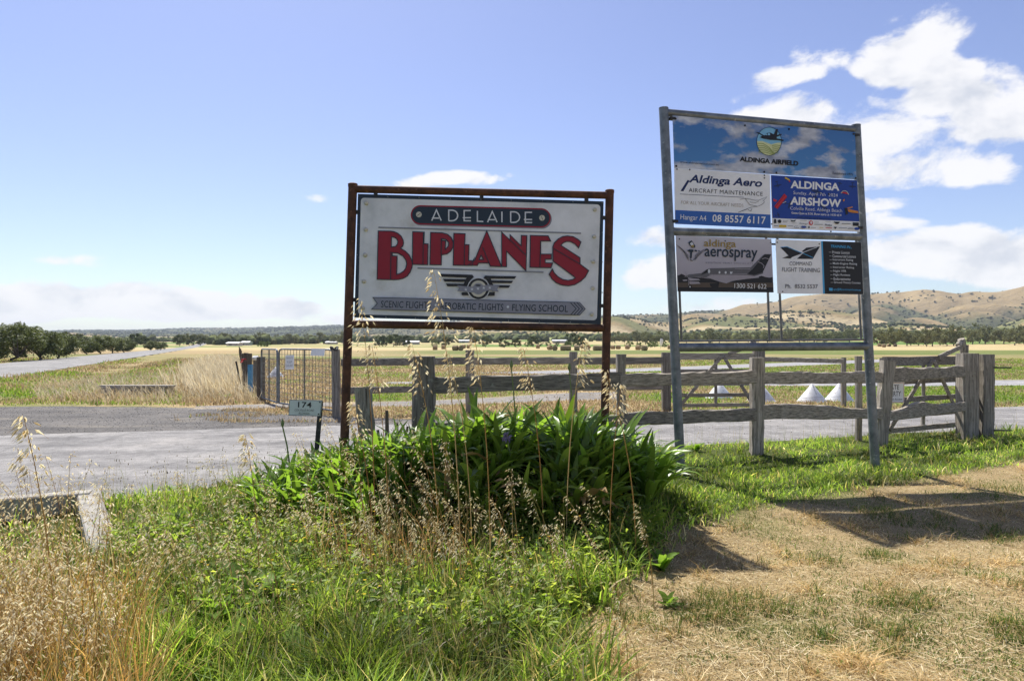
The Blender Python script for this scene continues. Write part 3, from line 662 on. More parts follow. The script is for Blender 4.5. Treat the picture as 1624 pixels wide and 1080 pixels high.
    bolts(pl, Z1(*[(x, 112 + (x - 150) * .0275) for x in (300, 475, 650, 820, 990, 1165, 1335)] + [(x, 783 + (x - 130) * .028) for x in (290, 455, 630, 815, 975, 1147, 1320)] + [(1499, y) for y in (150, 315, 480, 650)] + [(138 - y * .02, y) for y in (112, 270, 440, 610)]), .006, .0125, M['galv'], face, 'screw')
    for x, y0, y1 in ((232, 82, 104), (825, 100, 122), (1412, 118, 140)):
        mb = MB(); mb.box((pl.pt(*Z1((x, (y0 + y1) / 2))[0], .0)), (.035, .03, .09), pl.axes); mb.build('bracket', M['black_steel'], root)
    for (x, y) in ((1512, 232), (1498, 724), (122, 200), (108, 690)):
        mb = MB(); mb.box(pl.pt(*Z1((x, y))[0], .0), (.06, .03, .035), pl.axes); mb.build('bracket', M['black_steel'], root)
biplane_sign()

# ---- the tall galvanised frame with five trade panels
def airfield_sign():
    dl, dr = 8.03, 8.65
    a = ((1080 - CX) / F * dl, dl); b = ((1388 - CX) / F * dr, dr); pl = Plane(a, b)
    root = thing('notice_frame', ((a[0] + b[0]) / 2, (a[1] + b[1]) / 2, 0), 'tall leaning galvanised pipe frame carrying five printed airfield panels', 'sign')
    for (t_, q_, s_) in (((1052.5, 172), (1080, 757), 0), ((1357.5, 199), (1388.5, 742), 1)):
        t = pl.pt(*t_); q = pl.pt(*q_); v = (t - q).normalized(); mb = MB(); mb.tube([q - v * .25, q.lerp(t, .5), t], .055, 18); post = mb.build('post', M['galv'], root, True)
        mc = MB(); mc.lathe(t, [(.057, -.01), (.057, .004), (.04, .008)], 18); mc.build('cap', M['galv'], post, True)
    for p1, p2, r in (((1056, 179), (1358, 206), .045), ((1064, 367), (1368, 376), .048), ((1073, 551), (1379, 549), .052)):
        mb = MB(); mb.tube([pl.pt(*p1), pl.pt(*p2)], r, 16); mb.build('crossbar', M['galv'], root, True)
    for p1, p2 in (((1074, 374), (1081, 541)), ((1215, 376), (1220.5, 541)), ((1233, 378), (1240, 540)), ((1358, 380), (1366, 539))):
        mb = MB(); mb.tube([pl.pt(*p1), pl.pt(*p2)], .014, 8); mb.build('batten', M['galv_dark'], root, True)
    mb = MB(); mb.tube([pl.pt(1077, 541), pl.pt(1371, 538.5)], .013, 8); mb.build('batten', M['galv_dark'], root, True)
    mb = MB(); mb.tube([pl.pt(1212, 387), pl.pt(1230, 387.5)], .012, 8); mb.build('batten', M['black_steel'], root)
    Z2 = zoom(1030, 160, 4.389); Z3 = zoom(1030, 350, 4.389); Z6 = zoom(1060, 370, 9.842); Z7 = zoom(1210, 270, 10.15)
    off = .05
    # sky panel
    m, nt, N, L, bs = new_mat('printed_cloud_panel')
    tc = N.new('ShaderNodeTexCoord'); f = nz(N, L, 2.1, 7, .55, mul=(1.0, 1.0, 2.0)); cm = ramp(N, L, f, [(.44, (0, 0, 0)), (.56, (1, 1, 1))])
    g = nz(N, L, 3.4, 5, .5, mul=(1, 1, 2)); cc = ramp(N, L, g, [(.35, (.22, .25, .33)), (.62, (.62, .64, .68))])
    sp = N.new('ShaderNodeSeparateXYZ'); L.new(tc.outputs['Object'], sp.inputs[0]); mr = N.new('ShaderNodeMapRange'); mr.inputs[1].default_value = 3.3; mr.inputs[2].default_value = 4.3; L.new(sp.outputs[2], mr.inputs[0])
    skyc = mixc(N, L, mr.outputs[0], (.075, .27, .56), (.035, .14, .40)); L.new(mixc(N, L, cm, skyc, cc), bs.inputs['Base Color']); bs.inputs['Roughness'].default_value = .4; M['cloudprint'] = m
    p = slab(pl, Z2((148, 112), (1412, 228), (1420, 556), (160, 475)), 'panel', m, root, .006, off); p['label'] = 'printed blue sky panel with aeroplane badge'
    art = Art(pl, p, off)
    art.poly('badge', 'paleblue', Z2(*circ((815, 292), 86, 36, 97)))
    art.polys('badge', 'lightolive', [Z2(*[(733, 290), (770, 290), (830, 312), (870, 302), (897, 300)] + circ((815, 292), 84, 16, 96, 10, 170))])
    for k in range(5):
        art.strokes('badge_field', 'olive_ink', [Z2((735 + k * 2, 306 + k * 15), (775 + k * 4, 308 + k * 15), (815 + k * 4, 332 + k * 12), (848 + k * 2, 372 + k * 2))], 1.3)
    art.strokes('badge_field', 'olive_ink', [Z2((835 + k, 322 + k * 13), (862, 318 + k * 13), (893 - k * 4, 322 + k * 13)) for k in range(5)], 1.2)
    art.strokes('badge_rim', 'navy', [Z2(*circ((815, 292), 86, 36, 97))], .7, True)
    art.polys('aeroplane', 'black', [Z2((720, 228), (742, 230), (782, 252), (800, 234), (822, 232), (848, 244), (862, 208), (876, 207), (870, 248), (900, 240), (904, 246), (868, 262), (868, 272), (916, 281), (914, 290), (870, 284), (822, 282), (770, 272), (752, 264), (768, 252))])
    art.polys('cockpit', 'paleblue', [Z2((783, 248), (800, 238), (802, 250)), Z2((806, 250), (805, 236), (820, 236), (822, 250))])
    art.text('ALDINGA AIRFIELD', 'black', *Z2((612, 396), (1018, 428), (611, 430)), bold=.045)
    art.text('www.aldingaviation.com.au', 'black', *Z2((198, 428), (468, 448), (197, 444)))
    art.text('Established 1976', 'black', *Z2((1255, 502), (1395, 512), (1254, 519)))
    bolts(pl, Z2((168, 135), (648, 182), (953, 207), (1400, 240), (172, 463), (782, 503), (866, 508), (1415, 545)), .012, off + .001, M['black_steel'], p)
    # aircraft maintenance
    p = slab(pl, Z2((160, 476), (822, 521), (828, 892), (165, 862)), 'panel', M['paper'], root, .006, off); p['label'] = 'white panel with blue italic lettering and phone strip'
    art = Art(pl, p, off); art.poly('phone_strip', 'blue', Z2((166, 766), (826, 798), (828, 892), (166, 862)))
    art.text('Aldinga Aero', 'darkblue', *Z2((262, 520), (770, 553), (258, 592)), bold=.03, shear=.2)
    art.poly('letter_tail', 'darkblue', Z2((250, 560), (266, 562), (222, 637), (202, 635)))
    art.text('AIRCRAFT MAINTENANCE', 'black', *Z2((260, 614), (772, 642), (259, 642)), space=1.1)
    art.strokes('underline', 'darkblue', [Z2((198, 656), (640, 679))], .7)
    art.text('FOR ALL YOUR AIRCRAFT NEEDS', 'tanink', *Z2((207, 701), (638, 724), (206, 724)), bold=-.008)
    art.text('Hangar A4', 'white_ink', *Z2((202, 795), (380, 806), (201, 842))); art.text('08 8557 6117', 'white_ink', *Z2((424, 796), (792, 812), (422, 848)), bold=.018, space=1.08)
    art.strokes('aeroplane_sketch', 'black', [Z2((612, 694), (650, 686), (720, 700), (742, 700), (802, 674), (772, 706)), Z2((650, 688), (680, 730), (735, 742), (770, 726), (785, 708)), Z2((735, 742), (690, 748), (600, 783)), Z2((610, 780), (665, 760)), Z2((682, 712), (722, 716), (742, 706)), Z2((668, 764), (688, 776), (696, 756))], .55)
    bolts(pl, Z2((178, 484), (266, 487), (783, 527), (783, 545), (163, 836)), .009, off + .001, M['black_steel'], p)
    # air show
    p = slab(pl, Z2((828, 524), (1425, 560), (1445, 917), (838, 893)), 'panel', M['paper'], root, .006, off); p['label'] = 'deep blue air show panel with a white strip of small logos'
    art = Art(pl, p, off); art.poly('print', 'deepblue', Z2((829, 525), (1425, 561), (1441, 846), (838, 822)))
    def plane(c, s, a, mt, nm='aeroplane_shadow'):
        ca, sa = math.cos(a), math.sin(a); sh = [(0, -1), (.12, -.5), (1, -.3), (1, -.1), (.12, 0), (.08, .6), (.4, .75), (.4, .9), (-.4, .9), (-.4, .75), (-.08, .6), (-.12, 0), (-1, -.1), (-1, -.3), (-.12, -.5)]
        return Z7(*[(c[0] + s * (x * ca - y * sa), c[1] + s * (x * sa + y * ca)) for x, y in sh])
    art.polys('aeroplane_shadow', 'darkblue', [plane((195, 250), 62, 2.9, 0), plane((1395, 265), 60, 3.2, 0), plane((610, 185), 40, .2, 0), plane((820, 385), 95, .3, 0), plane((375, 560), 70, 1.9, 0), plane((570, 645), 50, .1, 0), plane((200, 735), 45, 1.2, 0), plane((930, 625), 70, .5, 0), plane((1190, 235), 40, .2, 0)])
    art.text('ALDINGA', 'white_ink', *Z7((405, 182), (1188, 226), (403, 306)), bold=.035); art.text('AIRSHOW', 'white_ink', *Z7((402, 440), (1216, 484), (396, 570)), bold=.035)
    art.text('Sunday. April 7th  2024', 'white_ink', *Z7((448, 352), (1158, 396), (446, 418)), bold=-.01); art.text('Colville Road, Aldinga Beach', 'white_ink', *Z7((398, 598), (1228, 640), (396, 668)), bold=-.01)
    art.text('Gates Open at 8:30, Show starts at 10:30 till 4', 'white_ink', *Z7((418, 682), (1216, 722), (416, 728)), bold=.01); art.text('www.aldinga-airshow.com.au', 'navy', *Z7((512, 752), (1045, 778), (511, 792)))
    art.polys('biplane_picture', 'brightred', [Z7((140, 600), (300, 395), (345, 440), (190, 640)), Z7((125, 475), (185, 500), (170, 525), (128, 515))]); art.strokes('biplane_picture', 'red', [Z7((150, 612), (318, 410)), Z7((190, 636), (340, 450))], 1.0)
    art.strokes('propeller', 'silver', [Z7((275, 545), (330, 520))], .8)
    art.polys('canopy_picture', 'yellow', [Z7((318, 128), (385, 165), (390, 195), (305, 150))]); art.polys('canopy_picture', 'brightred', [Z7((375, 185), (398, 188), (390, 212), (372, 204)), Z7((1215, 385), (1245, 366), (1300, 375), (1322, 408), (1290, 398), (1250, 390))]); art.strokes('canopy_picture', 'cream', [Z7((1205, 390), (1235, 355), (1275, 350), (1310, 372), (1330, 412))], 1.0)
    art.polys('biplane_picture', 'orange', [Z7((1305, 620), (1390, 598), (1395, 615), (1320, 640)), Z7((1310, 655), (1340, 645), (1480, 675), (1485, 708), (1400, 700), (1330, 690)), Z7((1240, 490), (1268, 480), (1262, 510), (1240, 520))]); art.polys('biplane_picture', 'black', [Z7((1265, 625), (1300, 620), (1320, 720), (1285, 735))])
    lb = [('black', [Z7((138, 800), (165, 800), (172, 870), (132, 870)), Z7(*circ((222, 838), 29, 14)), Z7((398, 812), (440, 825), (485, 812), (470, 840), (410, 842)), Z7((1090, 842), (1192, 846), (1160, 880), (1120, 878)), Z7((1395, 855), (1492, 858), (1492, 912), (1395, 908)), Z7((1090, 925), (1142, 928), (1115, 962)), Z7((682, 920), (705, 920), (702, 948), (684, 946))]), ('yellow', [Z7((216, 894), (330, 897), (330, 932), (216, 929)), Z7((860, 932), (920, 934), (920, 942), (860, 940))]), ('deepblue', [Z7(*circ((608, 930), 48, 20, 22)), Z7(*circ((1460, 956), 42, 16, 22))])]
    for mt, sh in lb: art.polys('logo', mt, sh)
    art.poly('logo', 'brightred', Z7(*circ((724, 862), 32, 20, 38)), Z7(*circ((728, 858), 18, 16, 24)))
    art.strokes('logo', 'silver', [Z7(*circ((608, 930), 44, 20, 18))], .35, True)
    art.polys('small_print', 'midgrey', [Z7((x, y), (x + w, y + 2), (x + w, y + h + 2), (x, y + h)) for x, y, w, h in ((272, 826, 90, 6), (272, 846, 70, 7), (425, 862, 65, 5), (550, 822, 105, 5), (775, 848, 75, 6), (775, 882, 140, 10), (952, 838, 85, 5), (1215, 868, 145, 12), (350, 908, 85, 7), (720, 935, 80, 7), (1170, 940, 130, 8), (1320, 935, 80, 6), (1310, 955, 95, 9), (130, 905, 70, 10), (455, 905, 60, 4))])
    art.text('Aldinga', 'navy', *Z7((535, 858), (670, 866), (534, 888))); art.text('Phelps', 'navy', *Z7((948, 880), (1058, 886), (946, 918)), bold=.02); art.text('Points', 'navy', *Z7((452, 926), (528, 930), (451, 944)), bold=.02); art.polys('logo', 'brightred', [Z7((955, 935), (1058, 940), (1058, 950), (955, 945))])
    bolts(pl, Z7((178, 60), (100, 880), (1545, 935), (1048, 1000), (1016, 400)), .010, off + .001, M['black_steel'], p)
    # aero spray
    m, nt, N, L, bs = new_mat('printed_dusk_panel'); tc = N.new('ShaderNodeTexCoord'); sp = N.new('ShaderNodeSeparateXYZ'); L.new(tc.outputs['Object'], sp.inputs[0])
    mr = N.new('ShaderNodeMapRange'); mr.inputs[1].default_value = 2.15; mr.inputs[2].default_value = 2.85; L.new(sp.outputs[2], mr.inputs[0]); f = nz(N, L, 5, 5)
    L.new(mixc(N, L, f, ramp(N, L, mr.outputs[0], [(0, (.26, .21, .25)), (.6, (.40, .37, .42)), (1, (.58, .57, .60))]), (.45, .42, .46)), bs.inputs['Base Color']); bs.inputs['Roughness'].default_value = .4; M['dusk'] = m
    bs.inputs['Base Color'].default_value = (.5, .48, .5, 1)
    p = slab(pl, Z3((170, 108), (832, 132), (848, 500), (183, 492)), 'panel', m, root, .006, off); p['label'] = 'mauve-grey panel with a dark twin-engined aeroplane picture'
    art = Art(pl, p, off)
    art.poly('treeline', 'black', Z6((107, 665), (140, 660), (175, 640), (215, 660), (260, 690), (500, 700), (900, 760), (1180, 720), (1340, 690), (1420, 670), (1480, 690), (1540, 700), (1590, 690), (1605, 930), (118, 915)))
    art.poly('field', 'brownink', Z6((112, 775), (1600, 778), (1602, 850), (114, 850)))
    art.poly('aeroplane', 'plane_grey', Z6((205, 690), (290, 650), (480, 630), (560, 575), (620, 555), (1000, 545), (1250, 540), (1440, 350), (1470, 335), (1570, 335), (1440, 610), (1445, 635), (1340, 670), (1150, 705), (880, 785), (760, 760), (560, 700), (440, 690), (300, 700)))
    art.poly('aeroplane_belly', 'plane_light', Z6((560, 690), (640, 660), (1180, 660), (1330, 680), (1150, 720), (960, 750), (870, 788), (760, 762))); art.polys('aeroplane_wing', 'plane_light', [Z6((275, 700), (440, 720), (465, 740), (300, 750)), Z6((290, 760), (440, 765), (470, 795), (300, 800)), Z6((190, 735), (260, 728), (262, 748), (200, 752)), Z6((1150, 710), (1370, 685), (1380, 700), (1160, 722))])
    art.polys('aeroplane_tail', 'black', [Z6((1195, 640), (1290, 555), (1460, 340), (1568, 337), (1430, 620), (1300, 660)), Z6((470, 660), (560, 580), (600, 565), (580, 620)), Z6((610, 790), (760, 775), (745, 850), (680, 880), (620, 830))])
    art.polys('cabin_window', 'silver', [Z6(*circ((600, 600), 18, 12, 32)), Z6(*circ((762, 618), 14, 12, 20)), Z6(*circ((858, 620), 16, 12, 20)), Z6((925, 606), (970, 612), (950, 640), (928, 638))]); art.strokes('cheat_line', 'plane_light', [Z6((600, 655), (900, 650), (1190, 640)), Z6((1000, 560), (1240, 566))], .7)
    art.strokes('tail_swirl', 'plane_light', [Z6((1360, 455), (1420, 480), (1455, 520), (1440, 550)), Z6((1420, 410), (1470, 395), (1525, 410))], .9)
    art.strokes('propeller', 'plane_light', [Z6((230, 605), (268, 690)), Z6((275, 700), (285, 860))], .7); art.poly('wheel', 'black', Z6(*circ((303, 840), 28, 14))); art.poly('wheel_hub', 'silver', Z6(*circ((303, 842), 12, 10)))
    art.text('aldinga', 'gold', *Z6((520, 105), (1018, 118), (518, 252)), bold=.012); art.text('aerospray', 'navy', *Z6((530, 248), (1352, 275), (526, 428)), bold=.012)
    art.text('AVIATION PAINT SPECIALISTS', 'plane_grey', *Z6((542, 455), (1280, 470), (541, 482)), bold=-.01, space=1.3); art.text('1300 521 622', 'white_ink', *Z6((992, 788), (1490, 800), (990, 862)))
    for sgn, cx in ((-1, 300), (1, 355)):
        art.strokes('wing_logo', 'plane_grey', [Z6(*[(cx + sgn * (20 + (190 - k * 18) * t), 300 + k * 16 + 60 * (1 - t) ** 2 - 110 * t * (1 if sgn < 0 else .45)) for t in (0, .25, .5, .75, 1)]) for k in range(6)], .5)
    art.polys('spray_gun', 'navy', [Z6((255, 280), (300, 262), (355, 265), (352, 300), (335, 310), (328, 400), (302, 398), (308, 310)), Z6((275, 160), (325, 122), (385, 210), (380, 235), (330, 240)), Z6((372, 268), (412, 275), (410, 300), (372, 292)), Z6((430, 280), (448, 275), (450, 295), (432, 298))]); art.poly('spray_cup', 'silver', Z6((298, 172), (330, 148), (360, 190), (315, 205))); art.poly('spray_cup', 'gold', Z6((310, 205), (360, 192), (365, 225), (330, 228)))
    art.strokes('spray_hose', 'navy', [Z6((315, 395), (312, 430), (335, 440), (360, 420), (385, 398), (410, 398))], .8)
    bolts(pl, Z6((142, 100), (852, 130), (1562, 155), (1545, 900)), .008, off + .001, M['black_steel'], p)
    # flight training
    p = slab(pl, Z3((862, 135), (1455, 155), (1470, 517), (876, 508)), 'panel', M['paper'], root, .006, off); p['label'] = 'half grey half black panel with a blue dividing line'
    art = Art(pl, p, off); art.poly('dark_half', 'black', Z3((1186, 147), (1454, 156), (1469, 516), (1201, 512))); art.poly('divider', 'cyan', Z3((1176, 147), (1187, 147), (1202, 512), (1190, 512)))
    art.polys('wing_mark', 'black', [Z3((893, 190), (940, 186), (1005, 214), (1046, 232), (975, 258), (965, 268), (905, 265), (950, 248)), Z3((1008, 270), (1060, 222), (1168, 184), (1118, 271)), Z3((1040, 220), (1075, 192), (1168, 184), (1060, 222))]); art.strokes('wing_edge', 'cyan', [Z3((893, 190), (940, 186), (1005, 214), (1075, 242), (1120, 262))], .9); art.strokes('wing_gap', 'silver', [Z3((985, 272), (1060, 222), (1150, 188))], 1.0)
    art.text('COMMAND', 'plane_grey', *Z3((957, 289), (1113, 290), (956, 316))); art.text('FLIGHT TRAINING', 'plane_grey', *Z3((906, 328), (1168, 334), (904, 358)), bold=.004); art.text('Ph.  8532 5537', 'plane_grey', *Z3((927, 445), (1153, 447), (926, 473)), bold=.01)
    art.text('TRAINING IN...', 'cyan', *Z3((1243, 173), (1390, 180), (1241, 192)), bold=.02, shear=.2)
    for k, t in enumerate(('Private Licence', 'Commercial Licence', 'Instrument Rating', 'Multi-Engine Rating', 'Instructor Rating', 'Night VFR', 'Flight Reviews', 'Endorsements', 'Ground Theory Courses')):
        x = 1252 + k * 1.0; y = 215 + k * 26.2; w = (120, 162, 142, 168, 146, 90, 115, 116, 184)[k]
        art.text(t, 'silver', *Z3((x, y), (x + w, y + w * .022), (x, y + 19)), bold=.008); art.strokes('dash', 'silver', [Z3((x - 22, y + 9), (x - 6, y + 9.5))], .4)
    art.text('ops@flycommand.com.au', 'cyan', *Z3((1255, 472), (1446, 477), (1254, 491)), bold=.008); art.polys('envelope', 'cyan', [Z3((1226, 471), (1251, 472), (1251, 491), (1226, 490))])
    bolts(pl, Z3((872, 156), (1163, 167), (910, 496), (910, 195), (1448, 170)), .008, off + .001, M['black_steel'], p)
    for q in ((1064, 190), (1355, 216), (1068, 352), (1360, 362)):
        mb = MB(); mb.box(pl.pt(*q, .03), (.07, .05, .03), pl.axes); mb.build('bracket', M['black_steel'], root)
airfield_sign()

def number_sign():
    d = 7.0; pl = Plane(((440 - CX) / F * d, d + .05), ((520 - CX) / F * d, d))
    root = thing('number_sign', pl.pt(503, 790) * 1.0, 'small pale street number plate 174 on a black post beside the driveway', 'sign')
    mb = MB(); t = pl.pt(508.5, 636, -.006); q = pl.pt(503, 700, -.006); v = (t - q).normalized(); mb.beam(q - v * (q.z + .1), t, .05, .008, up=pl.n, n=4, jit=.001); mb.build('post', M['black_steel'], root)
    p = slab(pl, [(459, 633.5), (511.5, 634.5), (508.5, 660), (457.5, 659)], 'plate', M['sign_green'], root, .004, .004); a = Art(pl, p, .004)
    a.strokes('border', 'navy', [[(459.6, 634.2), (510.8, 635.1), (507.8, 659.3), (458.2, 658.4)]], .8, True)
    a.text('174', 'black', (473, 637), (494.5, 637.6), (472.6, 646.2), bold=.02, space=1.1); a.text('COLVILLE ROAD', 'black', (467.5, 648.4), (498.5, 649), (467.2, 651.6), bold=.0); a.text('ALDINGA', 'black', (474, 653.6), (491.5, 654), (473.8, 656.8), bold=.0)
    bolts(pl, [(507.5, 637.5), (505.5, 656.5)], .008, .005, M['black_steel'], p)
number_sign()
# ------------------------------------------------------------------ fences and gates
def at(p, z): return Vector((p[0], p[1], z))
def near_fence():
    root = thing('post_and_rail_fence', (3.42, 9.54, 0), 'weathered grey split-rail fence with thick posts in front of the driveway', 'fence')
    posts = [(-1.1, 8.5, 1.40, .27, .24, 0), (1.43, 8.96, 1.42, .115, .12, 0), (3.42, 9.54, 1.365, .165, .15, .0), (5.60, 10.35, 1.30, .18, .16, .10)]
    for i, (x, y, h, w, d, lean) in enumerate(posts):
        mb = MB(); mb.beam((x - lean * .5, y, -.15), (x + lean, y, h), w, d, up=(0, 1, 0), n=12, jit=.016, seed=i + 3, ch=.12); mb.build('post', M['wood_v'], root)
    mb = MB(); mb.beam((5.56, 10.95, -.1), (5.56, 10.95, 1.36), .09, .09, up=(0, 1, 0), n=8, jit=.01, seed=12); mb.build('post', M['wood_v'], root)
    mb = MB(); mb.beam((7.50, 11.25, -.1), (7.50, 11.25, 1.40), .255, .24, up=(0, 1, 0), n=12, jit=.012, seed=21, ch=.08); mb.build('post', M['wood_v'], root)
    mb = MB(); mb.beam((7.79, 11.25, -.1), (7.80, 11.25, 1.385), .18, .22, up=(0, 1, 0), n=12, jit=.012, seed=22, ch=.08); gp = mb.build('post', M['wood_v'], root)
    for z in (.15, 1.17):
        mb = MB(); mb.tube([(7.85, 11.12, z), (8.12, 11.1, z)], .012, 6); mb.build('bolt', M['black_steel'], gp)
    def rail(a, b, za, zb, h, seed, prof=None, w=.075):
        mb = MB(); mb.beam(at(a, za), at(b, zb), w, h, n=22, jit=.014, seed=seed, ch=.16, prof=prof); mb.build('rail', M['wood_h'], root)
    o = -.035
    rail((-1.1, 8.5 + o), (1.46, 8.97 + o), 1.04, 1.08, .20, 31); rail((-1.1, 8.5 + o), (1.46, 8.97 + o), .50, .56, .15, 32)
    rail((1.40, 8.95 + o), (3.38, 9.53 + o), 1.08, 1.095, .165, 33); rail((1.40, 8.95 + o), (3.38, 9.53 + o), .57, .575, .17, 34)
    rail((3.46, 9.54 + o), (5.56, 10.33 + o), 1.08, 1.05, .165, 35); rail((3.46, 9.54 + o), (5.56, 10.33 + o), .60, .52, .185, 36, lambda u: .03 * math.sin(u * 5 + .4))
    rail((5.68, 10.37 + o), (7.42, 11.22 + o), 1.08, 1.12, .21, 37, lambda u: .03 * math.sin(u * 3.1 + 2.6)); rail((5.68, 10.37 + o), (7.42, 11.22 + o), .47, .55, .17, 38, lambda u: .09 * math.exp(-((u - .40) / .16) ** 2) - .02)
    # old leaning post left of the clump, and its broken neighbour
    r2 = thing('old_post', (-1.50, 7.3, 0), 'short leaning split grey post at the left edge of the strappy clump', 'post')
    mb = MB(); mb.beam((-1.47, 7.2, -.15), (-1.60, 7.3, 1.09), .165, .14, up=(0, 1, 0), n=14, jit=.018, seed=44, ch=.14); mb.build('timber', M['wood_v'], r2)
    mb = MB(); mb.beam((-1.53, 7.22, .82), (-1.545, 7.22, 1.085), .012, .015, up=(0, 1, 0), n=4, jit=.002, seed=4); mb.build('split', M['wood_dark'], r2)
    r3 = thing('broken_stump', (-1.42, 7.75, 0), 'dark splintered stump of a rotted post behind the leaning post', 'stump')
    for k, (dx, h, w) in enumerate(((0, .80, .075), (.07, .66, .07), (-.06, .58, .05), (.14, .62, .05))):
        mb = MB(); mb.beam((-1.42 + dx, 7.75 + .03 * (k % 2), -.1), (-1.42 + dx * 1.7, 7.75, h), w, .05, up=(0, 1, 0), n=6, jit=.012, seed=50 + k, taper=.4); mb.build('splinter', M['wood_dark'], r3)
near_fence()

def far_fence():
    root = thing('post_and_rail_fence', (1.4, 15.6, 0), 'two-rail grey timber fence on the far side of the driveway', 'fence')
    for i, (x, y, h, w) in enumerate(((-.95, 15.4, 1.42, .19), (1.40, 15.6, 1.38, .18), (3.57, 15.8, 1.36, .2), (5.78, 16.0, 1.40, .26))):
        mb = MB(); mb.beam((x, y, -.1), (x, y, h), w, .17, up=(0, 1, 0), n=8, jit=.012, seed=60 + i, ch=.14); mb.build('post', M['wood_v'], root)
    pts = [(-3.62, 14.45), (-.95, 15.36), (1.4, 15.56), (3.57, 15.76)]
    for i in range(3):
        for j, (z, h) in enumerate(((1.165, .155), (.56, .14))):
            a, b = pts[i], pts[i + 1]; mb = MB(); mb.beam(at(a, z), at(b, z + .01), .06, h, n=14, jit=.012, seed=70 + i * 2 + j); mb.build('rail', M['wood_h'], root)
    r2 = thing('yard_rail', (8.4, 16.9, 0), 'single thin timber rail on slim posts beyond the driveway near the white cones', 'fence')
    mb = MB(); mb.beam((5.8, 16.05, 1.20), (8.25, 17.0, 1.13), .06, .11, n=12, jit=.008, seed=80); mb.build('rail', M['wood_h'], r2)
    mb = MB(); mb.beam((8.28, 17.05, -.1), (8.28, 17.05, 1.22), .11, .11, up=(0, 1, 0), n=7, jit=.008, seed=81); mb.build('post', M['wood_v'], r2)
    for z in (.25, .6, .9):
        mb = MB(); mb.tube([(5.8, 16.05, z), (8.28, 17.05, z)], .004, 4); mb.build('wire', M['galv_dark'], r2)
far_fence()

def bar_gate(hinge, latch, label, head=1.66, zs=(1.27, .935, .64, .38, .15), th=.035):
    """five-bar timber gate: curved-head hinge stile, V braces, a strut from the head"""
    hx, lx = Vector((*hinge, 0)), Vector((*latch, 0)); u = (lx - hx).normalized(); Lh = (lx - hx).length; nrm = Vector((u.y, -u.x, 0))
    nrm = nrm if nrm.y < 0 else -nrm
    root = thing('bar_gate', tuple(hx.lerp(lx, .5)), label, 'gate', 'pair of timber driveway gates')
    def q(s, z, o=0): return hx + u * (s * Lh) + nrm * o + Vector((0, 0, z))
    mb = MB(); mb.beam(q(.012, .05), q(.012, head - .12), .10, .11, up=tuple(nrm), n=7, jit=.006, seed=1); mb.build('hinge_stile', M['wood_v'], root)
    mb = MB(); mb.beam(q(.012, head - .28, .002), q(.055, head - .02, .002), .12, .105, up=tuple(nrm), n=6, jit=.004, seed=2, ch=.3); mb.beam(q(.052, head - .06, .004), q(.088, head - .14, .004), .11, .10, up=tuple(nrm), n=5, jit=.004, seed=3, ch=.35); mb.build('curved_head', M['wood_v'], root)
    mb = MB(); mb.beam(q(.985, .08), q(.985, zs[0] + .06), .08, .07, up=tuple(nrm), n=6, jit=.006, seed=4); mb.build('latch_stile', M['wood_v'], root)
    mb = MB(); mb.beam(q(.5, .1, -.03), q(.5, zs[0] + .02, -.03), .07, .03, up=tuple(nrm), n=6, jit=.004, seed=5); mb.build('middle_stile', M['wood_v'], root)
    for k, z in enumerate(zs):
        mb = MB(); mb.beam(q(.02, z), q(.98, z), th, (.15 if k == 0 else .085), n=12, jit=.006, seed=6 + k); mb.build('bar', M['wood_h'], root)
    for k, (a, b) in enumerate((((.42, zs[0]), (.06, zs[4])), ((.44, zs[0]), (.93, zs[4] + .02)), ((.07, head - .15), (.36, zs[0] + .06)))):
        mb = MB(); mb.beam(q(*a, .035), q(*b, .035), .03, .075, n=8, jit=.004, seed=16 + k); mb.build('brace', M['wood_h'], root)
    return root, q, nrm
bar_gate((5.70, 15.86), (3.72, 15.62), 'five-bar timber gate swung open against the far fence')
g2, q2, n2 = bar_gate((8.0, 12.05), (5.92, 10.95), 'five-bar timber gate with curved head beside the thick double post')
def private_sign():
    pl = Plane((5.92 + n2.x * .06, 10.95 + n2.y * .06), (8.0 + n2.x * .06, 12.05 + n2.y * .06))
    root = thing('warning_sign', pl.pt(1415, 640), 'white private property notice on the gate, half hidden by a fence post', 'sign')
    c = [(1394, 607.5), (1434.5, 606), (1434, 638.5), (1393, 639.5)]
    p = slab(pl, c, 'plate', M['paper'], root, .006, .0); a = Art(pl, p, 0)
    a.strokes('rim', 'orange', [[(1395, 608.5), (1433.6, 607), (1433.2, 637.5), (1394, 638.5)]], .6, True)
    a.text('PRIVATE', 'black', (1398.5, 611), (1426, 610.2), (1398.3, 618.5), bold=.012); a.text('PROPERTY', 'black', (1397.5, 621), (1429, 620), (1397.3, 629), bold=.012); a.text('Authorised Access', 'black', (1397.5, 632), (1431, 631), (1397.3, 635.5))
private_sign()

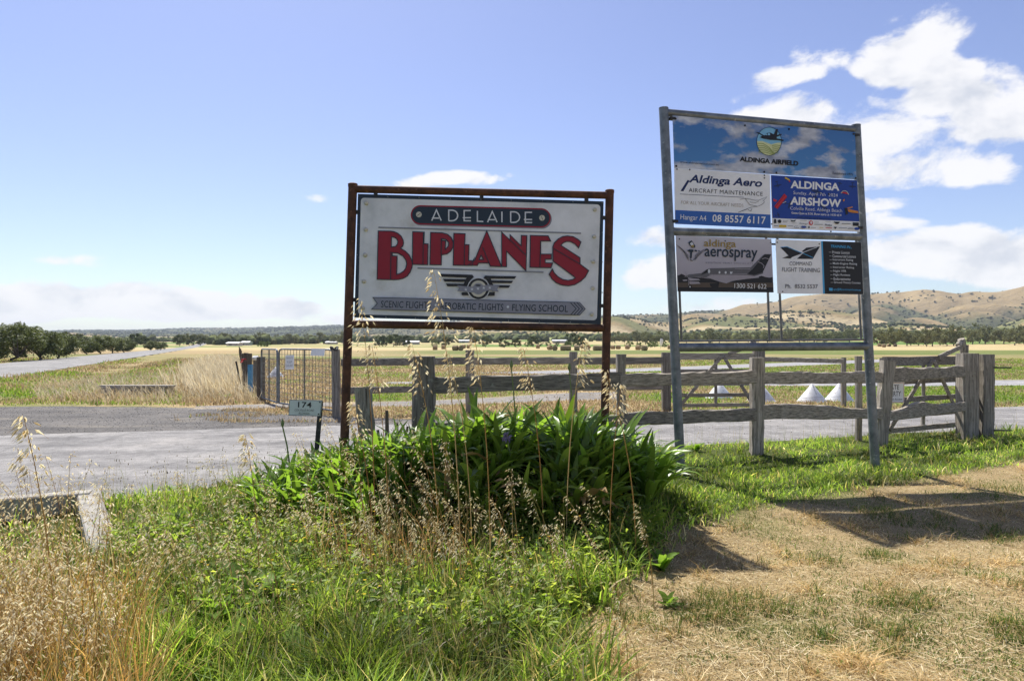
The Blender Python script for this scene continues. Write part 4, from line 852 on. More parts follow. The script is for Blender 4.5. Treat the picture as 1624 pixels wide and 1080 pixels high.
def mesh_gate(a, b, label, zt=1.43, signs=False):
    a, b = Vector((*a, 0)), Vector((*b, 0)); u = (b - a).normalized(); Ln = (b - a).length
    root = thing('wire_gate', tuple(a.lerp(b, .5)), label, 'gate', 'wire mesh farm gates')
    def q(s, z): return a + u * (s * Ln) + Vector((0, 0, z))
    mb = MB(); mb.tube([q(0, .09), q(0, zt - .1), q(.012, zt - .03), q(.05, zt), q(.95, zt), q(.988, zt - .03), q(1, zt - .1), q(1, .09), q(0, .09)], .022, 8); mb.build('frame', M['galv'], root, True)
    mb = MB(); mb.tube([q(.5, .09), q(.5, zt)], .018, 8); mb.build('middle_bar', M['galv_dark'], root, True)
    mb = MB(); nv = int(Ln / .15)
    for k in range(1, nv): mb.tube([q(k / nv, .09), q(k / nv, zt)], .006, 4, False)
    for k in range(1, 12): mb.tube([q(0, .09 + (zt - .09) * (k / 12) ** 1.15), q(1, .09 + (zt - .09) * (k / 12) ** 1.15)], .006, 4, False)
    mb.build('wire_mesh', M['galv_dark'], root)
    return root
mesh_gate((-5.80, 17.0), (-3.95, 15.05), 'wide galvanised mesh gate leaf with two white notices wired on')
mesh_gate((-6.9, 18.8), (-5.87, 17.08), 'narrow mesh gate leaf with blue-grey pipe next to the wide leaf', 1.42)
def gate_notices():
    pl = Plane((-5.80, 16.95), (-3.95, 15.0))
    r = thing('gate_notice', pl.pt(461, 586), 'upright white notice with faded lines of lettering on the mesh gate', 'sign', 'notices on the mesh gate')
    p = slab(pl, [(454.5, 563.5), (468, 563), (467.5, 585.5), (454, 586)], 'plate', M['paper'], r, .005, .03); a = Art(pl, p, .03)
    for k, (w, t) in enumerate(((10.5, 'PRIVATE'), (8, 'KEEP'), (11, 'GATE SHUT'))): a.text(t, 'midgrey', (461 - w / 2, 566 + k * 6), (461 + w / 2, 565.8 + k * 6), (461 - w / 2, 570 + k * 6))
    r = thing('gate_notice', pl.pt(506, 565), 'blank white board hung over the top bar of the mesh gate', 'sign', 'notices on the mesh gate')
    b = slab(pl, [(497, 552.5), (518, 553), (516.5, 564.5), (494.5, 564)], 'plate', M['paper'], r, .005, .04)
    mb = MB(); mb.tube([pl.pt(499, 555, .02), pl.pt(499, 553, -.03)], .006, 4); mb.build('tie', M['black_steel'], r)
gate_notices()
def strainers():
    r = thing('gate_post', (-3.70, 14.4, 0), 'square grey timber gate post beside the rusted sign leg', 'post')
    mb = MB(); mb.beam((-3.70, 14.4, -.1), (-3.72, 14.4, 1.44), .15, .15, up=(0, 1, 0), n=9, jit=.008, seed=90, ch=.08); mb.build('timber', M['wood_v'], r)
    mb = MB(); mb.tube([(-3.74 + .07 * math.cos(t), 14.36 + .09 * math.sin(t), 1.46 + .035 * math.sin(2 * t)) for t in np.linspace(0, 6.28, 14)], .022, 6); mb.build('chain', M['black_steel'], r)
    r = thing('gate_post', (-6.93, 18.9, 0), 'dark timber post hinging the narrow mesh gate leaf', 'post')
    mb = MB(); mb.beam((-6.95, 18.9, -.1), (-6.95, 18.9, 1.20), .2, .17, up=(0, 1, 0), n=9, jit=.01, seed=91); mb.build('timber', M['wood_dark'], r)
    root = thing('wire_fence', (-8.2, 22, 0), 'old wire fence with crooked timber posts left of the mesh gates', 'fence')
    ps = [G(406, 622), G(397, 624), G(387, 622)]
    for i, (p, h, w, mt, dx) in enumerate(zip(ps, (1.17, 1.26, 1.27), (.16, .10, .12), ('wood_v', 'wood_dark', 'wood_dark'), (0, -.02, .07))):
        mb = MB(); mb.beam((p.x, p.y, -.1), (p.x + dx, p.y, h), w, .12, up=(0, 1, 0), n=8, jit=.012, seed=95 + i); o = mb.build('post', M[mt], root)
        if i == 1:
            mb = MB(); mb.box((p.x, p.y - .005, .47), (.115, .15, .88)); s = mb.build('paint_sleeve', M['bluepaint'], o); s['label'] = 'blue painted lower part of the post'
        if i == 0:
            mb = MB(); mb.lathe((p.x + .02, p.y - .1, 1.10), [(.03, -.07), (.10, -.04), (.11, .03), (.06, .08)], 10); mb.build('insulator', M['white_sheet'], o, True)
        if i == 2:
            mb = MB(); mb.tube([(p.x + .1 * math.cos(t), p.y + .1 * math.sin(t), 1.02 + .06 * math.sin(t * 1.5)) for t in np.linspace(0, 9, 20)], .018, 5); mb.build('tie', M['brightred'], o)
            mb = MB(); mb.beam((p.x - .02, p.y - .1, -.05), (p.x - .22, p.y - .1, 1.0), .05, .05, up=(0, 1, 0), n=4, jit=.006); mb.build('stay', M['black_steel'], o)
    far = Vector((-60, 150, 0))
    for k in range(1, 12):
        p = ps[2].lerp(far, (k / 12) ** 1.4); mb = MB(); mb.beam((p.x, p.y, -.1), (p.x + .03 * (k % 3 - 1), p.y, 1.12 + .05 * (k % 2)), .09, .09, up=(0, 1, 0), n=4, jit=.01, seed=k); mb.build('post', M['wood_dark'], root)
    for z in (.3, .55, .8, 1.02):
        mb = MB(); mb.tube([ps[0] + Vector((0, 0, z)), ps[1] + Vector((0, 0, z + .01)), ps[2] + Vector((0, 0, z)), far + Vector((0, 0, z))], .004, 4); mb.build('wire', M['galv_dark'], root)
strainers()

# ------------------------------------------------------------------ culvert ends, cones, bales
def culverts():
    def wall(root, pts, t, name='headwall'):
        """wall swept along (x, y, ztop) points, thickness t, down into the drain"""
        mb = MB(); n = len(pts); vs = []
        for i, (x, y, z) in enumerate(pts):
            a = Vector(pts[min(i + 1, n - 1)]) - Vector(pts[max(i - 1, 0)]); a.z = 0; nn = Vector((-a.y, a.x, 0)).normalized() * t / 2
            p = Vector((x, y, 0)); c = .012
            for (s, zz) in ((-1, -.7), (-1, z - c), (-1 + 2 * c / t, z), (1 - 2 * c / t, z), (1, z - c), (1, -.7)): vs.append(p + nn * s + Vector((0, 0, zz)))
        fs = [(i * 6 + k, i * 6 + (k + 1) % 6, (i + 1) * 6 + (k + 1) % 6, (i + 1) * 6 + k) for i in range(n - 1) for k in range(6)] + [tuple(range(6)), tuple((n - 1) * 6 + k for k in range(6))][0:2]
        mb.add(vs, fs); return mb.build(name, M['concrete'], root)
    r = thing('culvert_headwall', (-5.2, 6.1, 0), 'concrete culvert end with a sloping wing wall, half buried in wild oats', 'culvert')
    wall(r, [(-7.8, 4.95, .14), (-6.4, 5.6, .14), (-5.2, 6.08, .14), (-4.02, 6.52, .15)], .17)
    wall(r, [(-4.10, 6.60, .148), (-3.75, 6.1, .10), (-3.35, 5.55, .02), (-2.95, 4.98, -.06), (-2.80, 4.75, -.12)], .20, 'wing_wall')
    mb = MB(); mb.lathe((-5.9, 5.62, -.42), [(.24, -.04), (.24, .02), (.18, .02), (.18, -.03)], 20, (Vector((.92, .38, 0)), Vector((0, 0, 1)), Vector((.38, -.92, 0)))); mb.build('pipe_mouth', M['concrete'], r, True)
    p = G(218, 627); r = thing('culvert_headwall', (p.x, p.y, 0), 'low concrete culvert wall across the roadside drain by the gravel', 'culvert')
    wall(r, [(p.x - 1.0, p.y - .1, .27), (p.x, p.y, .27), (p.x + 1.02, p.y + .1, .26)], .22)
    mb = MB(); mb.box((p.x, p.y - .005, .285), (2.2, .3, .05)); mb.build('coping', M['concrete'], r)
culverts()

def cones():
    prof = [(.36, 0), (.37, .012), (.365, .03), (.02, .475), (.006, .485)]
    first = None
    for i, (px, by, lab) in enumerate(((1288, 637, 'white sheet-metal cone marker, the left one of the clear pair'), (1331, 635.5, 'white sheet-metal cone marker partly behind the slim yard post'), (1207, 636, 'white cone marker mostly hidden behind the thick rail post'), (1141, 631, 'white cone marker seen through the open bar gate'), (437, 598, 'white cone marker seen through the wire mesh gates'), (393, 597, 'white cone marker between the crooked posts by the mesh gates'))):
        p = G(px, by); root = thing('marker_cone', (p.x, p.y, 0), lab, 'marker', 'white airfield cone markers')
        if first is None:
            mb = MB(); mb.lathe((p.x, p.y, 0), prof, 28); a = mb.build('cone', M['white_sheet'], root, True)
            mb = MB(); mb.tube([(p.x + .02, p.y - .36, .02), (p.x + .003, p.y - .022, .475)], .006, 4); b = mb.build('seam', M['galv'], root); mb = MB()
            mb.lathe((p.x, p.y, 0), [(.40, .001), (.40, .008), (.34, .009)], 28); c = mb.build('flange', M['white_sheet'], root); first = (a, b, c)
        else:
            for o in first: k = o.copy(); COL.objects.link(k); k.parent = root
            root.rotation_euler.z = i * 1.3
cones()

def nth(i):
    w = 'first second third fourth fifth sixth seventh eighth ninth tenth eleventh twelfth thirteenth fourteenth fifteenth sixteenth seventeenth eighteenth nineteenth'.split()
    if i < 19: return w[i]
    t = ('twenty', 'thirty', 'forty')[(i + 1) // 10 - 2]; u = (i + 1) % 10
    return (t[:-1] + 'ieth') if u == 0 else t + '-' + w[u - 1]
def bales():
    M['straw'] = worn('baled_straw', (.18, .125, .065), (.40, .30, .17), 4, .95, 0, .5); M['baleend'] = worn('bale_end', (.07, .05, .03), (.2, .14, .08), 5, .95, 0, .5)
    mb = MB(); A = (Vector((0, 1, 0)), Vector((0, 0, 1)), Vector((1, 0, 0)))
    mb.lathe((0, 0, .66), [(.55, -.62), (.64, -.57), (.68, -.3), (.69, 0), (.68, .3), (.64, .57), (.55, .62), (.3, .60)], 18, A)
    side = mb.build('bale_tmp', M['straw'], None, True); me = side.data; bpy.data.objects.remove(side)
    rr = random.Random(4); spots = []
    for px, w in ((690, 1), (703, 1), (722, 2), (735, 2), (853, 1), (872, 1), (880, 1), (893, 2), (915, 1), (924, 1), (933, 1), (945, 2), (958, 1), (972, 2), (995, 1), (1012, 1), (1022, 1), (1062, 1), (1078, 2), (1090, 1), (1105, 2), (1120, 1), (1140, 1), (1150, 2), (1160, 2), (1172, 1), (1186, 1), (1195, 1), (1219, 1), (1232, 1), (1240, 1), (1252, 1), (1262, 1), (1275, 1), (1285, 1), (1300, 1), (1312, 1), (1325, 1), (1340, 1), (1352, 1), (1362, 1), (1395, 1), (1402, 1), (1410, 1), (1420, 1)):
        d = rr.choice([165, 185, 215, 250]) if px < 1180 else rr.uniform(240, 330)
        for k in range(w): spots.append((px + k * 8.5, d))
    cnt = {}
    for i, (px, d) in enumerate(sorted(spots)):
        o = link('hay_bale', me); x = (px - CX) / F * d; o.location = (x, d, float(gz(x, d)) - .03); o.rotation_euler.z = rr.uniform(-.5, .5) + (1.57 if rr.random() < .25 else 0); o.scale = (1, 1, 1) if d < 235 else (1.1, 1.1, 1.1)
        if px < 760: l = 'hay bale below the left half of the biplane sign'
        elif px < 1050: l = 'hay bale between the sign emblem and the tall frame'
        elif px < 1380: l = 'hay bale seen through the tall frame'
        else: l = 'hay bale right of the tall frame'
        k = cnt.get(l, 0); cnt[l] = k + 1; l = nth(k) + ' from the left: ' + l
        tag(o, l, 'hay bale', 'round hay bales on the stubble')
bales()

def windsock():
    p = G(1048, 553.5); d = 240; x = (1048 - CX) / F * d; z0 = float(gz(x, d)); r = thing('windsock', (x, d, z0), 'limp white windsock hanging on a pole beyond the bales', 'windsock')
    mb = MB(); mb.tube([(x, d, z0), (x, d, z0 + 3.6)], [.06, .04], 8); mb.build('pole', M['galv'], r)
    mb = MB(); mb.tube([(x + .1, d, z0 + 3.5), (x + .3, d - .05, z0 + 3.0), (x + .25, d - .05, z0 + 2.2), (x + .12, d, z0 + 1.4), (x + .05, d, z0 + .9)], [.3, .55, .55, .4, .2], 10); mb.build('sock', M['white_sheet'], r, True)
windsock()

def sheds():
    M['tin'] = worn('pale_tin_roof', (.5, .5, .5), (.7, .7, .7), .4, .4, .2, 0); M['shedwall'] = worn('shed_wall', (.32, .31, .29), (.5, .48, .44), .4, .8, 0, 0)
    for px, d, w, h, lab in ((372, 430, 7, 2.6, 'long pale-roofed farm shed left of the mesh gate posts'), (391, 470, 5, 3.0, 'small farm house roof between dark trees left of the mesh gate'), (526, 560, 8, 2.6, 'low white-roofed shed above the mesh gate'), (652, 520, 12, 3.0, 'grey farm shed seen under the left of the biplane sign'), (738, 620, 11, 3, 'white-roofed shed seen under the biplane sign emblem'), (888, 560, 12, 3, 'small pale shed behind the bale field under the biplane sign'), (1385, 900, 26, 4, 'long pale winery shed beyond the bales right of the tall frame'), (1470, 1000, 22, 4, 'white farm shed among vines left of the curved gate head'), (1600, 1050, 24, 4.5, 'pale farm shed on the vine slope at the right edge')):
        x = (px - CX) / F * d; z = float(gz(x, d)) - .2; r = thing('farm_shed', (x, d, z), lab, 'shed', 'far farm sheds')
        dp = 8; mb = MB(); mb.box((x, d, z + h * .36), (w, dp, h * .72)); mb.build('wall', M['shedwall'], r)
        mb = MB(); e = .5; a = h * .72; b = h; X0, X1 = x - w / 2 - e, x + w / 2 + e; Y0, Y1 = d - dp / 2 - e, d + dp / 2 + e
        mb.add([(X0, Y0, z + a), (X1, Y0, z + a), (X1, d, z + b), (X0, d, z + b), (X0, Y1, z + a), (X1, Y1, z + a), (X0, Y0, z + a - .15), (X1, Y0, z + a - .15), (X1, Y1, z + a - .15), (X0, Y1, z + a - .15)], [(0, 1, 2, 3), (3, 2, 5, 4), (6, 7, 1, 0), (4, 5, 8, 9), (0, 3, 4, 9, 6), (1, 7, 8, 5, 2)]); mb.build('roof', M['tin'], r)
        mb = MB(); mb.box((x - w * .15, d - dp / 2 - .03, z + h * .28), (w * .22, .08, h * .5)); mb.build('door', M['galv_dark'], r)
sheds()

# ------------------------------------------------------------------ trees
M['olive_leaf'] = leafy('olive_foliage', .18, .6, spec=.2); M['gum_leaf'] = leafy('gum_foliage', .16, .7, spec=.15); M['bark'] = worn('grey_bark', (.06, .05, .04), (.17, .14, .11), 3, .9, 0, .4)
def make_tree(seed, h, w, nclump, nleaf, ls, c1, c2, trunk_h, leafmat, open_=.5):
    r = np.random.default_rng(seed); mb = MB(); cl = []
    top = Vector((r.normal(0, .05) * w, r.normal(0, .05) * w, trunk_h))
    mb.tube([(0, 0, -.2), (r.normal(0, .03) * w, 0, trunk_h * .5), top], [.055 * h ** .8, .045 * h ** .8, .035 * h ** .8], 8)
    for k in range(nclump):
        a = 2 * math.pi * (k / nclump) * 2.4 + r.uniform(0, .6); u = r.random() ** .6; zz = r.uniform(0, 1)
        rad = w / 2 * (.25 + .75 * u) * math.sin(math.pi * min(.96, .20 + zz * .70)) ** .6
        cl.append((math.cos(a) * rad, math.sin(a) * rad, trunk_h * .75 + (h - trunk_h * .75) * (.10 + .80 * zz)))
        if k % 3 == 0:
            c = Vector(cl[-1]); mid = top.lerp(c, .5) + Vector((0, 0, .06 * h)); mb.tube([top - Vector((0, 0, trunk_h * .25 * r.random())), mid, c], [.024 * h ** .8, .014 * h ** .8, .006 * h ** .8], 6)
    cl = np.array(cl); cr = w * .5 * r.uniform(.24, .44, nclump); ids = r.integers(0, nclump, nleaf)
    d = r.normal(0, 1, (nleaf, 3)); d /= np.linalg.norm(d, axis=1)[:, None]; rad = cr[ids] * r.random(nleaf) ** (.45)
    pos = cl[ids] + d * rad[:, None] * [1, 1, .82]
    n = d + r.normal(0, .7, (nleaf, 3)); n /= np.linalg.norm(n, axis=1)[:, None]; t = np.cross(n, r.normal(0, 1, (nleaf, 3))); t /= np.linalg.norm(t, axis=1)[:, None]; b = np.cross(n, t)
    s = ls * r.uniform(.6, 1.4, (nleaf, 1)); V = np.stack([pos - t * s, pos + b * s * .42, pos + t * s, pos - b * s * .42], 1)
    T = np.array([[0, 1, 2], [0, 2, 3]])[None] + (np.arange(nleaf) * 4)[:, None, None]
    mixf = r.random((nleaf, 1)) * .7 + .3 * r.random((nclump, 1))[ids]; C = np.array(c1) * (1 - mixf) + np.array(c2) * mixf
    me_t = mb.build('t', M['bark'], None, True); o = tri_mesh('c', V.reshape(-1, 3), T.reshape(-1, 3), np.repeat(C[:, None], 4, 1).reshape(-1, 3), leafmat)
    a, b = me_t.data, o.data; bpy.data.objects.remove(me_t); bpy.data.objects.remove(o); return a, b
def plant_tree(name, proto, x, y, s, rot, label, cat, group):
    z = float(gz(x, y)); r = thing(name, (x, y, z), label, cat, group); r.scale = (s[0], s[0], s[1]); r.rotation_euler.z = rot
    link('trunk', proto[0], r); link('crown', proto[1], r); return r
def trees():
    rr = random.Random(9)
    ol = [make_tree(100 + k, 4.0, 4.6, 34, 7000, .13, (.06, .075, .03), (.21, .24, .11), .45, M['olive_leaf']) for k in range(3)]
    spec = [(-30, 60, 1.15, 'olive tree in the roadside row at the left frame edge'), (18, 62, 1.15, 'tallest dark olive tree of the row left of the road'), (62, 66, 1.05, 'rounded olive tree second from the gap in the roadside row'), (92, 72, .92, 'olive tree just left of the gap in the roadside row'),
            (137, 104, .82, 'small olive tree right of the gap in the roadside row'), (160, 110, .95, 'olive tree at the middle of the second roadside clump'), (178, 118, .9, 'olive tree in the second roadside clump beside the vines'), (196, 122, .88, 'right-hand olive tree of the second roadside clump'),
            (240, 165, .78, 'left olive tree of the third roadside pair'), (254, 172, .74, 'right olive tree of the third roadside pair')]
    for i, (px, d, s, lab) in enumerate(spec): plant_tree('olive_tree', ol[i % 3], (px - CX) / F * d, d, (s * .88, s * .76), rr.uniform(0, 6), lab, 'tree', 'olive trees along the road')
    gm = [make_tree(200 + k, 10, 9.5, 22, 1500, .50, (.085, .095, .042), (.24, .245, .125), 1.5, M['gum_leaf']) for k in range(4)]
    dk = [make_tree(300 + k, 7, 7, 16, 1000, .42, (.03, .04, .015), (.09, .11, .04), .7, M['gum_leaf']) for k in range(3)]
    def row(name, protos, items, lab, grp):
        for i, (px, d, s) in enumerate(sorted(items)): x = (px - CX) / F * d; plant_tree(name, protos[i % len(protos)], x, d, (s, s * rr.uniform(.85, 1.1)), rr.uniform(0, 6), '%s from the left: %s' % (nth(i), lab), 'tree', grp)
    row('gum_tree', gm, [(px + rr.uniform(-5, 5), 330 + rr.uniform(-18, 40), rr.uniform(.75, 1.0)) for px in range(1398, 1530, 12)], 'gum tree between tall frame and curved gate head', 'gum trees right of the tall frame')
    row('gum_tree', gm, [(px + rr.uniform(-6, 6), 350 + rr.uniform(-15, 60), rr.uniform(.85, 1.15)) for px in range(1542, 1720, 13)], 'gum tree in the right-edge grove', 'gum trees at the right edge')
    row('gum_tree', gm, [(px + rr.uniform(-6, 6), 480 + rr.uniform(-30, 90), rr.uniform(.8, 1.15)) for px in range(960, 1390, 16)], 'gum tree behind the bale field', 'gum trees behind the bales')
    row('gum_tree', gm, [(px + rr.uniform(-6, 6), 520 + rr.uniform(-20, 120), rr.uniform(.7, 1.1)) for px in list(range(285, 345, 9)) + list(range(352, 560, 13))], 'dark gum tree behind the mesh gates', 'gum trees behind the mesh gates')
    row('paddock_tree', dk, [(602, 380, 1.0), (625, 360, 1.05), (641, 370, .95), (612, 385, .9), (707, 330, .7), (770, 330, .85), (800, 300, .75), (818, 310, .7), (845, 340, .8), (905, 350, 1.0), (920, 330, .75)], 'dark rounded paddock tree below the biplane sign', 'dark paddock trees under the sign')
    row('paddock_tree', dk, [(110, 260, .9), (96, 270, 1.0), (125, 300, .9), (215, 380, 1.0), (228, 390, .9), (285, 420, 1.0), (300, 440, 1.0), (318, 430, .9)], 'dark tree beyond the roadside olives', 'dark trees left of the road end')
    bush = [make_tree(400 + k, 2.4, 3.2, 14, 500, .2, (.05, .075, .02), (.13, .19, .05), .3, M['gum_leaf']) for k in range(2)]
    for i, (px, d) in enumerate([(1000 + 14 * k + rr.uniform(-4, 4), 300 + rr.uniform(-10, 40)) for k in range(5)] + [(840 + 15 * k + rr.uniform(-5, 5), 330 + rr.uniform(0, 40)) for k in range(7)] + [(423, 340), (414, 345), (690, 330)]):
        bl = nth(i if i < 5 else i - 5 if i < 12 else i - 12) + ' low bush beyond the ' + ('bales by the right sign leg' if px > 980 else 'bales under the biplane sign, right half' if px > 800 else 'bales under the biplane sign, left half' if px > 600 else 'mesh gate')
        x = (px - CX) / F * d; plant_tree('round_bush', bush[i % 2], x, d, (rr.uniform(.8, 1.3),) * 2, rr.uniform(0, 6), bl + ' from the left', 'bush', 'bushes along the bale field')
trees()
# ------------------------------------------------------------------ grasses and plants
M['grass'] = leafy('grass_blade', .55, .5, spec=.25, tint=(1.38, 1.38, .85)); M['dry'] = leafy('dry_straw', .38, .7, spec=.15, tint=(1.15, 1.12, 1.0)); M['strap'] = leafy('strap_leaf', .52, .36, False, (.15, .25, .038), .45, .5); M['strap_v'] = leafy('strap_leaf_mass', .52, .36, True, spec=.45); M['broad'] = leafy('broad_leaf', .55, .6, False, (.14, .26, .04), .15, .35)
def blades(root, h, w, face, laz, lean, C, segs=3):
    N = len(root); t = np.linspace(0, 1, segs + 1); dr = np.stack([np.cos(laz), np.sin(laz), 0 * laz], 1); sd = np.stack([np.cos(face), np.sin(face), 0 * face], 1)
    V = np.empty((N, 2 * segs + 1, 3))
    for k in range(segs + 1):
        q = root + dr * (lean * h * t[k] ** 1.8)[:, None]; q[:, 2] += h * (t[k] - .42 * np.minimum(lean, 1.3) * t[k] ** 2)
        if k < segs:
            ww = (w * .5 * (1 - t[k] ** 2 * .75))[:, None] * sd; V[:, 2 * k] = q - ww; V[:, 2 * k + 1] = q + ww
        else: V[:, 2 * k] = q
    tr = []
    for k in range(segs - 1): tr += [(2 * k, 2 * k + 1, 2 * k + 3), (2 * k, 2 * k + 3, 2 * k + 2)]
    tr.append((2 * segs - 2, 2 * segs - 1, 2 * segs)); T = np.array(tr)[None] + (np.arange(N) * (2 * segs + 1))[:, None, None]
    return V.reshape(-1, 3), T.reshape(-1, 3), np.repeat(C[:, None], 2 * segs + 1, 1).reshape(-1, 3)
def merge(parts):
    V = np.concatenate([p[0] for p in parts]); C = np.concatenate([p[2] for p in parts]); T = []; b = 0
    for p in parts: T.append(p[1] + b); b += len(p[0])
    return V, np.concatenate(T), C
def scatter(n, d0, d1, px0=-190, px1=1815, seed=0, p=0.0):
    r = np.random.default_rng(seed); d = np.exp(r.uniform(math.log(d0), math.log(d1), n)); px = r.uniform(px0, px1, n); return (px - CX) / F * d, d, r
def pal(r, n, cols, wts):
    c = np.array(cols); i = r.choice(len(c), n, p=np.array(wts) / sum(wts)); return c[i] * r.uniform(.75, 1.28, (n, 1))
def stuff(name, parts, mat, label, cat='grass'):
    V, T, C = merge(parts); o = tri_mesh(name, V, T, C, M[mat]); tag(o, label, cat, kind='stuff'); return o
GREENS = [(.165, .255, .04), (.235, .335, .055), (.31, .38, .075), (.08, .145, .03), (.44, .41, .15)]
STRAWS = [(.55, .44, .245), (.45, .345, .165), (.63, .54, .34), (.32, .23, .105), (.70, .62, .43)]

def lawn():
    x, y, r = scatter(260000, 2.5, 9.6, seed=1); lw = lawnness(x, y); k = r.random(len(x)) < lw * 1.1 - .05; x, y = x[k], y[k]; n = len(x)
    gp = fbm(x * 1.6, y * 1.6, 4, 9); green = r.random(n) < sst(gp, .39, .56) * .62 + .08; tuf = sst(fbm(x * 5, y * 5, 3, 19), .45, .7)
    C = np.where(green[:, None], pal(r, n, [(.11, .17, .03), (.16, .22, .04), (.08, .13, .03)], (1, 1, 1)), pal(r, n, STRAWS, (4, 3, 2, 2, 1)))
    C = C * (.72 + .56 * fbm(x * 2.2, y * 2.2, 3, 29))[:, None]; h = np.where(green, r.uniform(.02, .07, n), r.uniform(.018, .07, n)) * (.5 + 1.5 * tuf); C = np.where((tuf > .6)[:, None] & ~green[:, None], C * np.array((1.05, .95, .8)), C); lean = np.where(green, r.uniform(.2, 1.2, n), r.uniform(.4, 2.6, n))
    A = blades(np.stack([x, y, gz(x, y) - .004], 1), h, r.uniform(.0028, .006, n), r.uniform(0, 6.3, n), r.uniform(0, 6.3, n), lean, C, 2)
    # cut straws lying on the thatch
    x, y, r = scatter(24000, 2.5, 9.6, seed=2); k = r.random(len(x)) < lawnness(x, y); x, y = x[k], y[k]; n = len(x); a = r.uniform(0, 6.3, n); ln = r.uniform(.02, .085, n)
    z = gz(x, y) + r.uniform(.004, .03, n); d = np.stack([np.cos(a), np.sin(a), r.uniform(-.12, .12, n)], 1) * ln[:, None] / 2; s = np.stack([-np.sin(a), np.cos(a), 0 * a], 1) * r.uniform(.0009, .0018, n)[:, None]; c = np.stack([x, y, z], 1)
    V = np.stack([c - d - s, c - d + s, c + d + s, c + d - s], 1).reshape(-1, 3); T = (np.array([[0, 1, 2], [0, 2, 3]])[None] + (np.arange(n) * 4)[:, None, None]).reshape(-1, 3)
    Cc = np.repeat(pal(r, n, STRAWS, (2, 1, 3, 1, 3))[:, None], 4, 1).reshape(-1, 3)
    stuff('lawn_grass', [A, (V, T, Cc)], 'dry', 'dry mown straw-coloured lawn with green tufts at the right')
lawn()

def clump_mask(x, y):   # 1 inside the strappy clump
    return np.clip(1.25 - np.hypot((x + .32) / 1.8, (y - 6.2) / .95), 0, 1)
def verge():
    x, y, r = scatter(190000, 2.4, 13, seed=3)
    k = (y < y_near(x) - .03 + .12 * (r.random(len(x)) - .5)) & (r.random(len(x)) > lawnness(x, y) * 1.15 + .02) & (clump_mask(x, y) < .75)
    k &= ~((x < -3.3) & (y > 5.2) & (y < 6.5) & (r.random(len(x)) < .75)); k &= ~((np.abs(y - np.interp(x, [-7.8, -6.4, -5.2, -4.02], [4.95, 5.6, 6.08, 6.52])) < .13) & (x < -4)); x, y = x[k], y[k]; n = len(x)
    tuft = fbm(x * 2.3, y * 2.3, 3, 14); right = sst(x, 1.0, 2.2); front = sst(-y, -5.2, -3.2)
    hb = (.14 + .11 * front) * (1 - right) + .085 * right; hb = hb + .05 * sst(x, 6, 7.5) * right
    h = hb * (.45 + 1.15 * tuft) * r.uniform(.5, 1.35, n)
    yel = sst(fbm(x * 1.2, y * 1.2, 3, 24), .5, .68) * .35
    C = pal(r, n, GREENS, (4, 5, 3, 3, 1)); dryb = r.random(n) < .05 + yel * .6; C = np.where(dryb[:, None], pal(r, n, STRAWS, (3, 3, 2, 1, 1)), C)
    broad = r.random(n) < .38 * (1 - .7 * right); w = np.where(broad, r.uniform(.011, .022, n), r.uniform(.0045, .010, n)) * np.clip(y / 6, .85, 1.25); h = np.where(broad, h * .8, h); dk = fbm(x * 1.4, y * 1.4, 3, 34); C = C * (.45 + 1.0 * sst(dk, .3, .7))[:, None]; h = h * (.65 + .7 * sst(fbm(x * 5, y * 5, 2, 54), .3, .7)); A = blades(np.stack([x, y, gz(x, y) - .006], 1), h, w, r.uniform(0, 6.3, n), r.uniform(0, 6.3, n), r.uniform(.15, 1.1, n), C, 3)
    stuff('verge_grass', [A], 'grass', 'lush green uncut grass along the near edge of the driveway')
    # thin flowering stems along the seal
    x, y, r = scatter(26000, 5.5, 13, seed=4); dist = y_near(x) - y; k = (dist > -.02) & (dist < .7) & (r.random(len(x)) < .16) & (clump_mask(x, y) < .3); x, y = x[k], y[k]
    x2, y2, r2 = scatter(1500, 2.8, 7, px0=150, px1=1000, seed=5); k = (y2 < y_near(x2) - .1) & (lawnness(x2, y2) < .2); x = np.concatenate([x, x2[k]]); y = np.concatenate([y, y2[k]]); n = len(x); r = np.random.default_rng(6)
    h = r.uniform(.18, .5, n); az = r.uniform(0, 6.3, n); le = r.uniform(0, .35, n); rt = np.stack([x, y, gz(x, y)], 1)
    A = blades(rt, h, np.full(n, .0028), r.uniform(-.6, .6, n), az, le, pal(r, n, [(.2, .22, .07), (.36, .30, .12)], (1, 1)), 3)
    tip = rt + np.stack([np.cos(az) * le * h, np.sin(az) * le * h, h * (1 - .42 * le)], 1); hd = r.uniform(.012, .028, n)
    B = blades(tip - [0, 0, .004], hd, np.full(n, .007), r.uniform(-.6, .6, n), az, le * .3, pal(r, n, [(.10, .08, .04), (.26, .22, .11), (.05, .045, .025)], (2, 2, 1)), 2)
    stuff('seeding_stems', [A, B], 'dry', 'thin flowering grass stems with dark heads along the driveway edge')
verge()

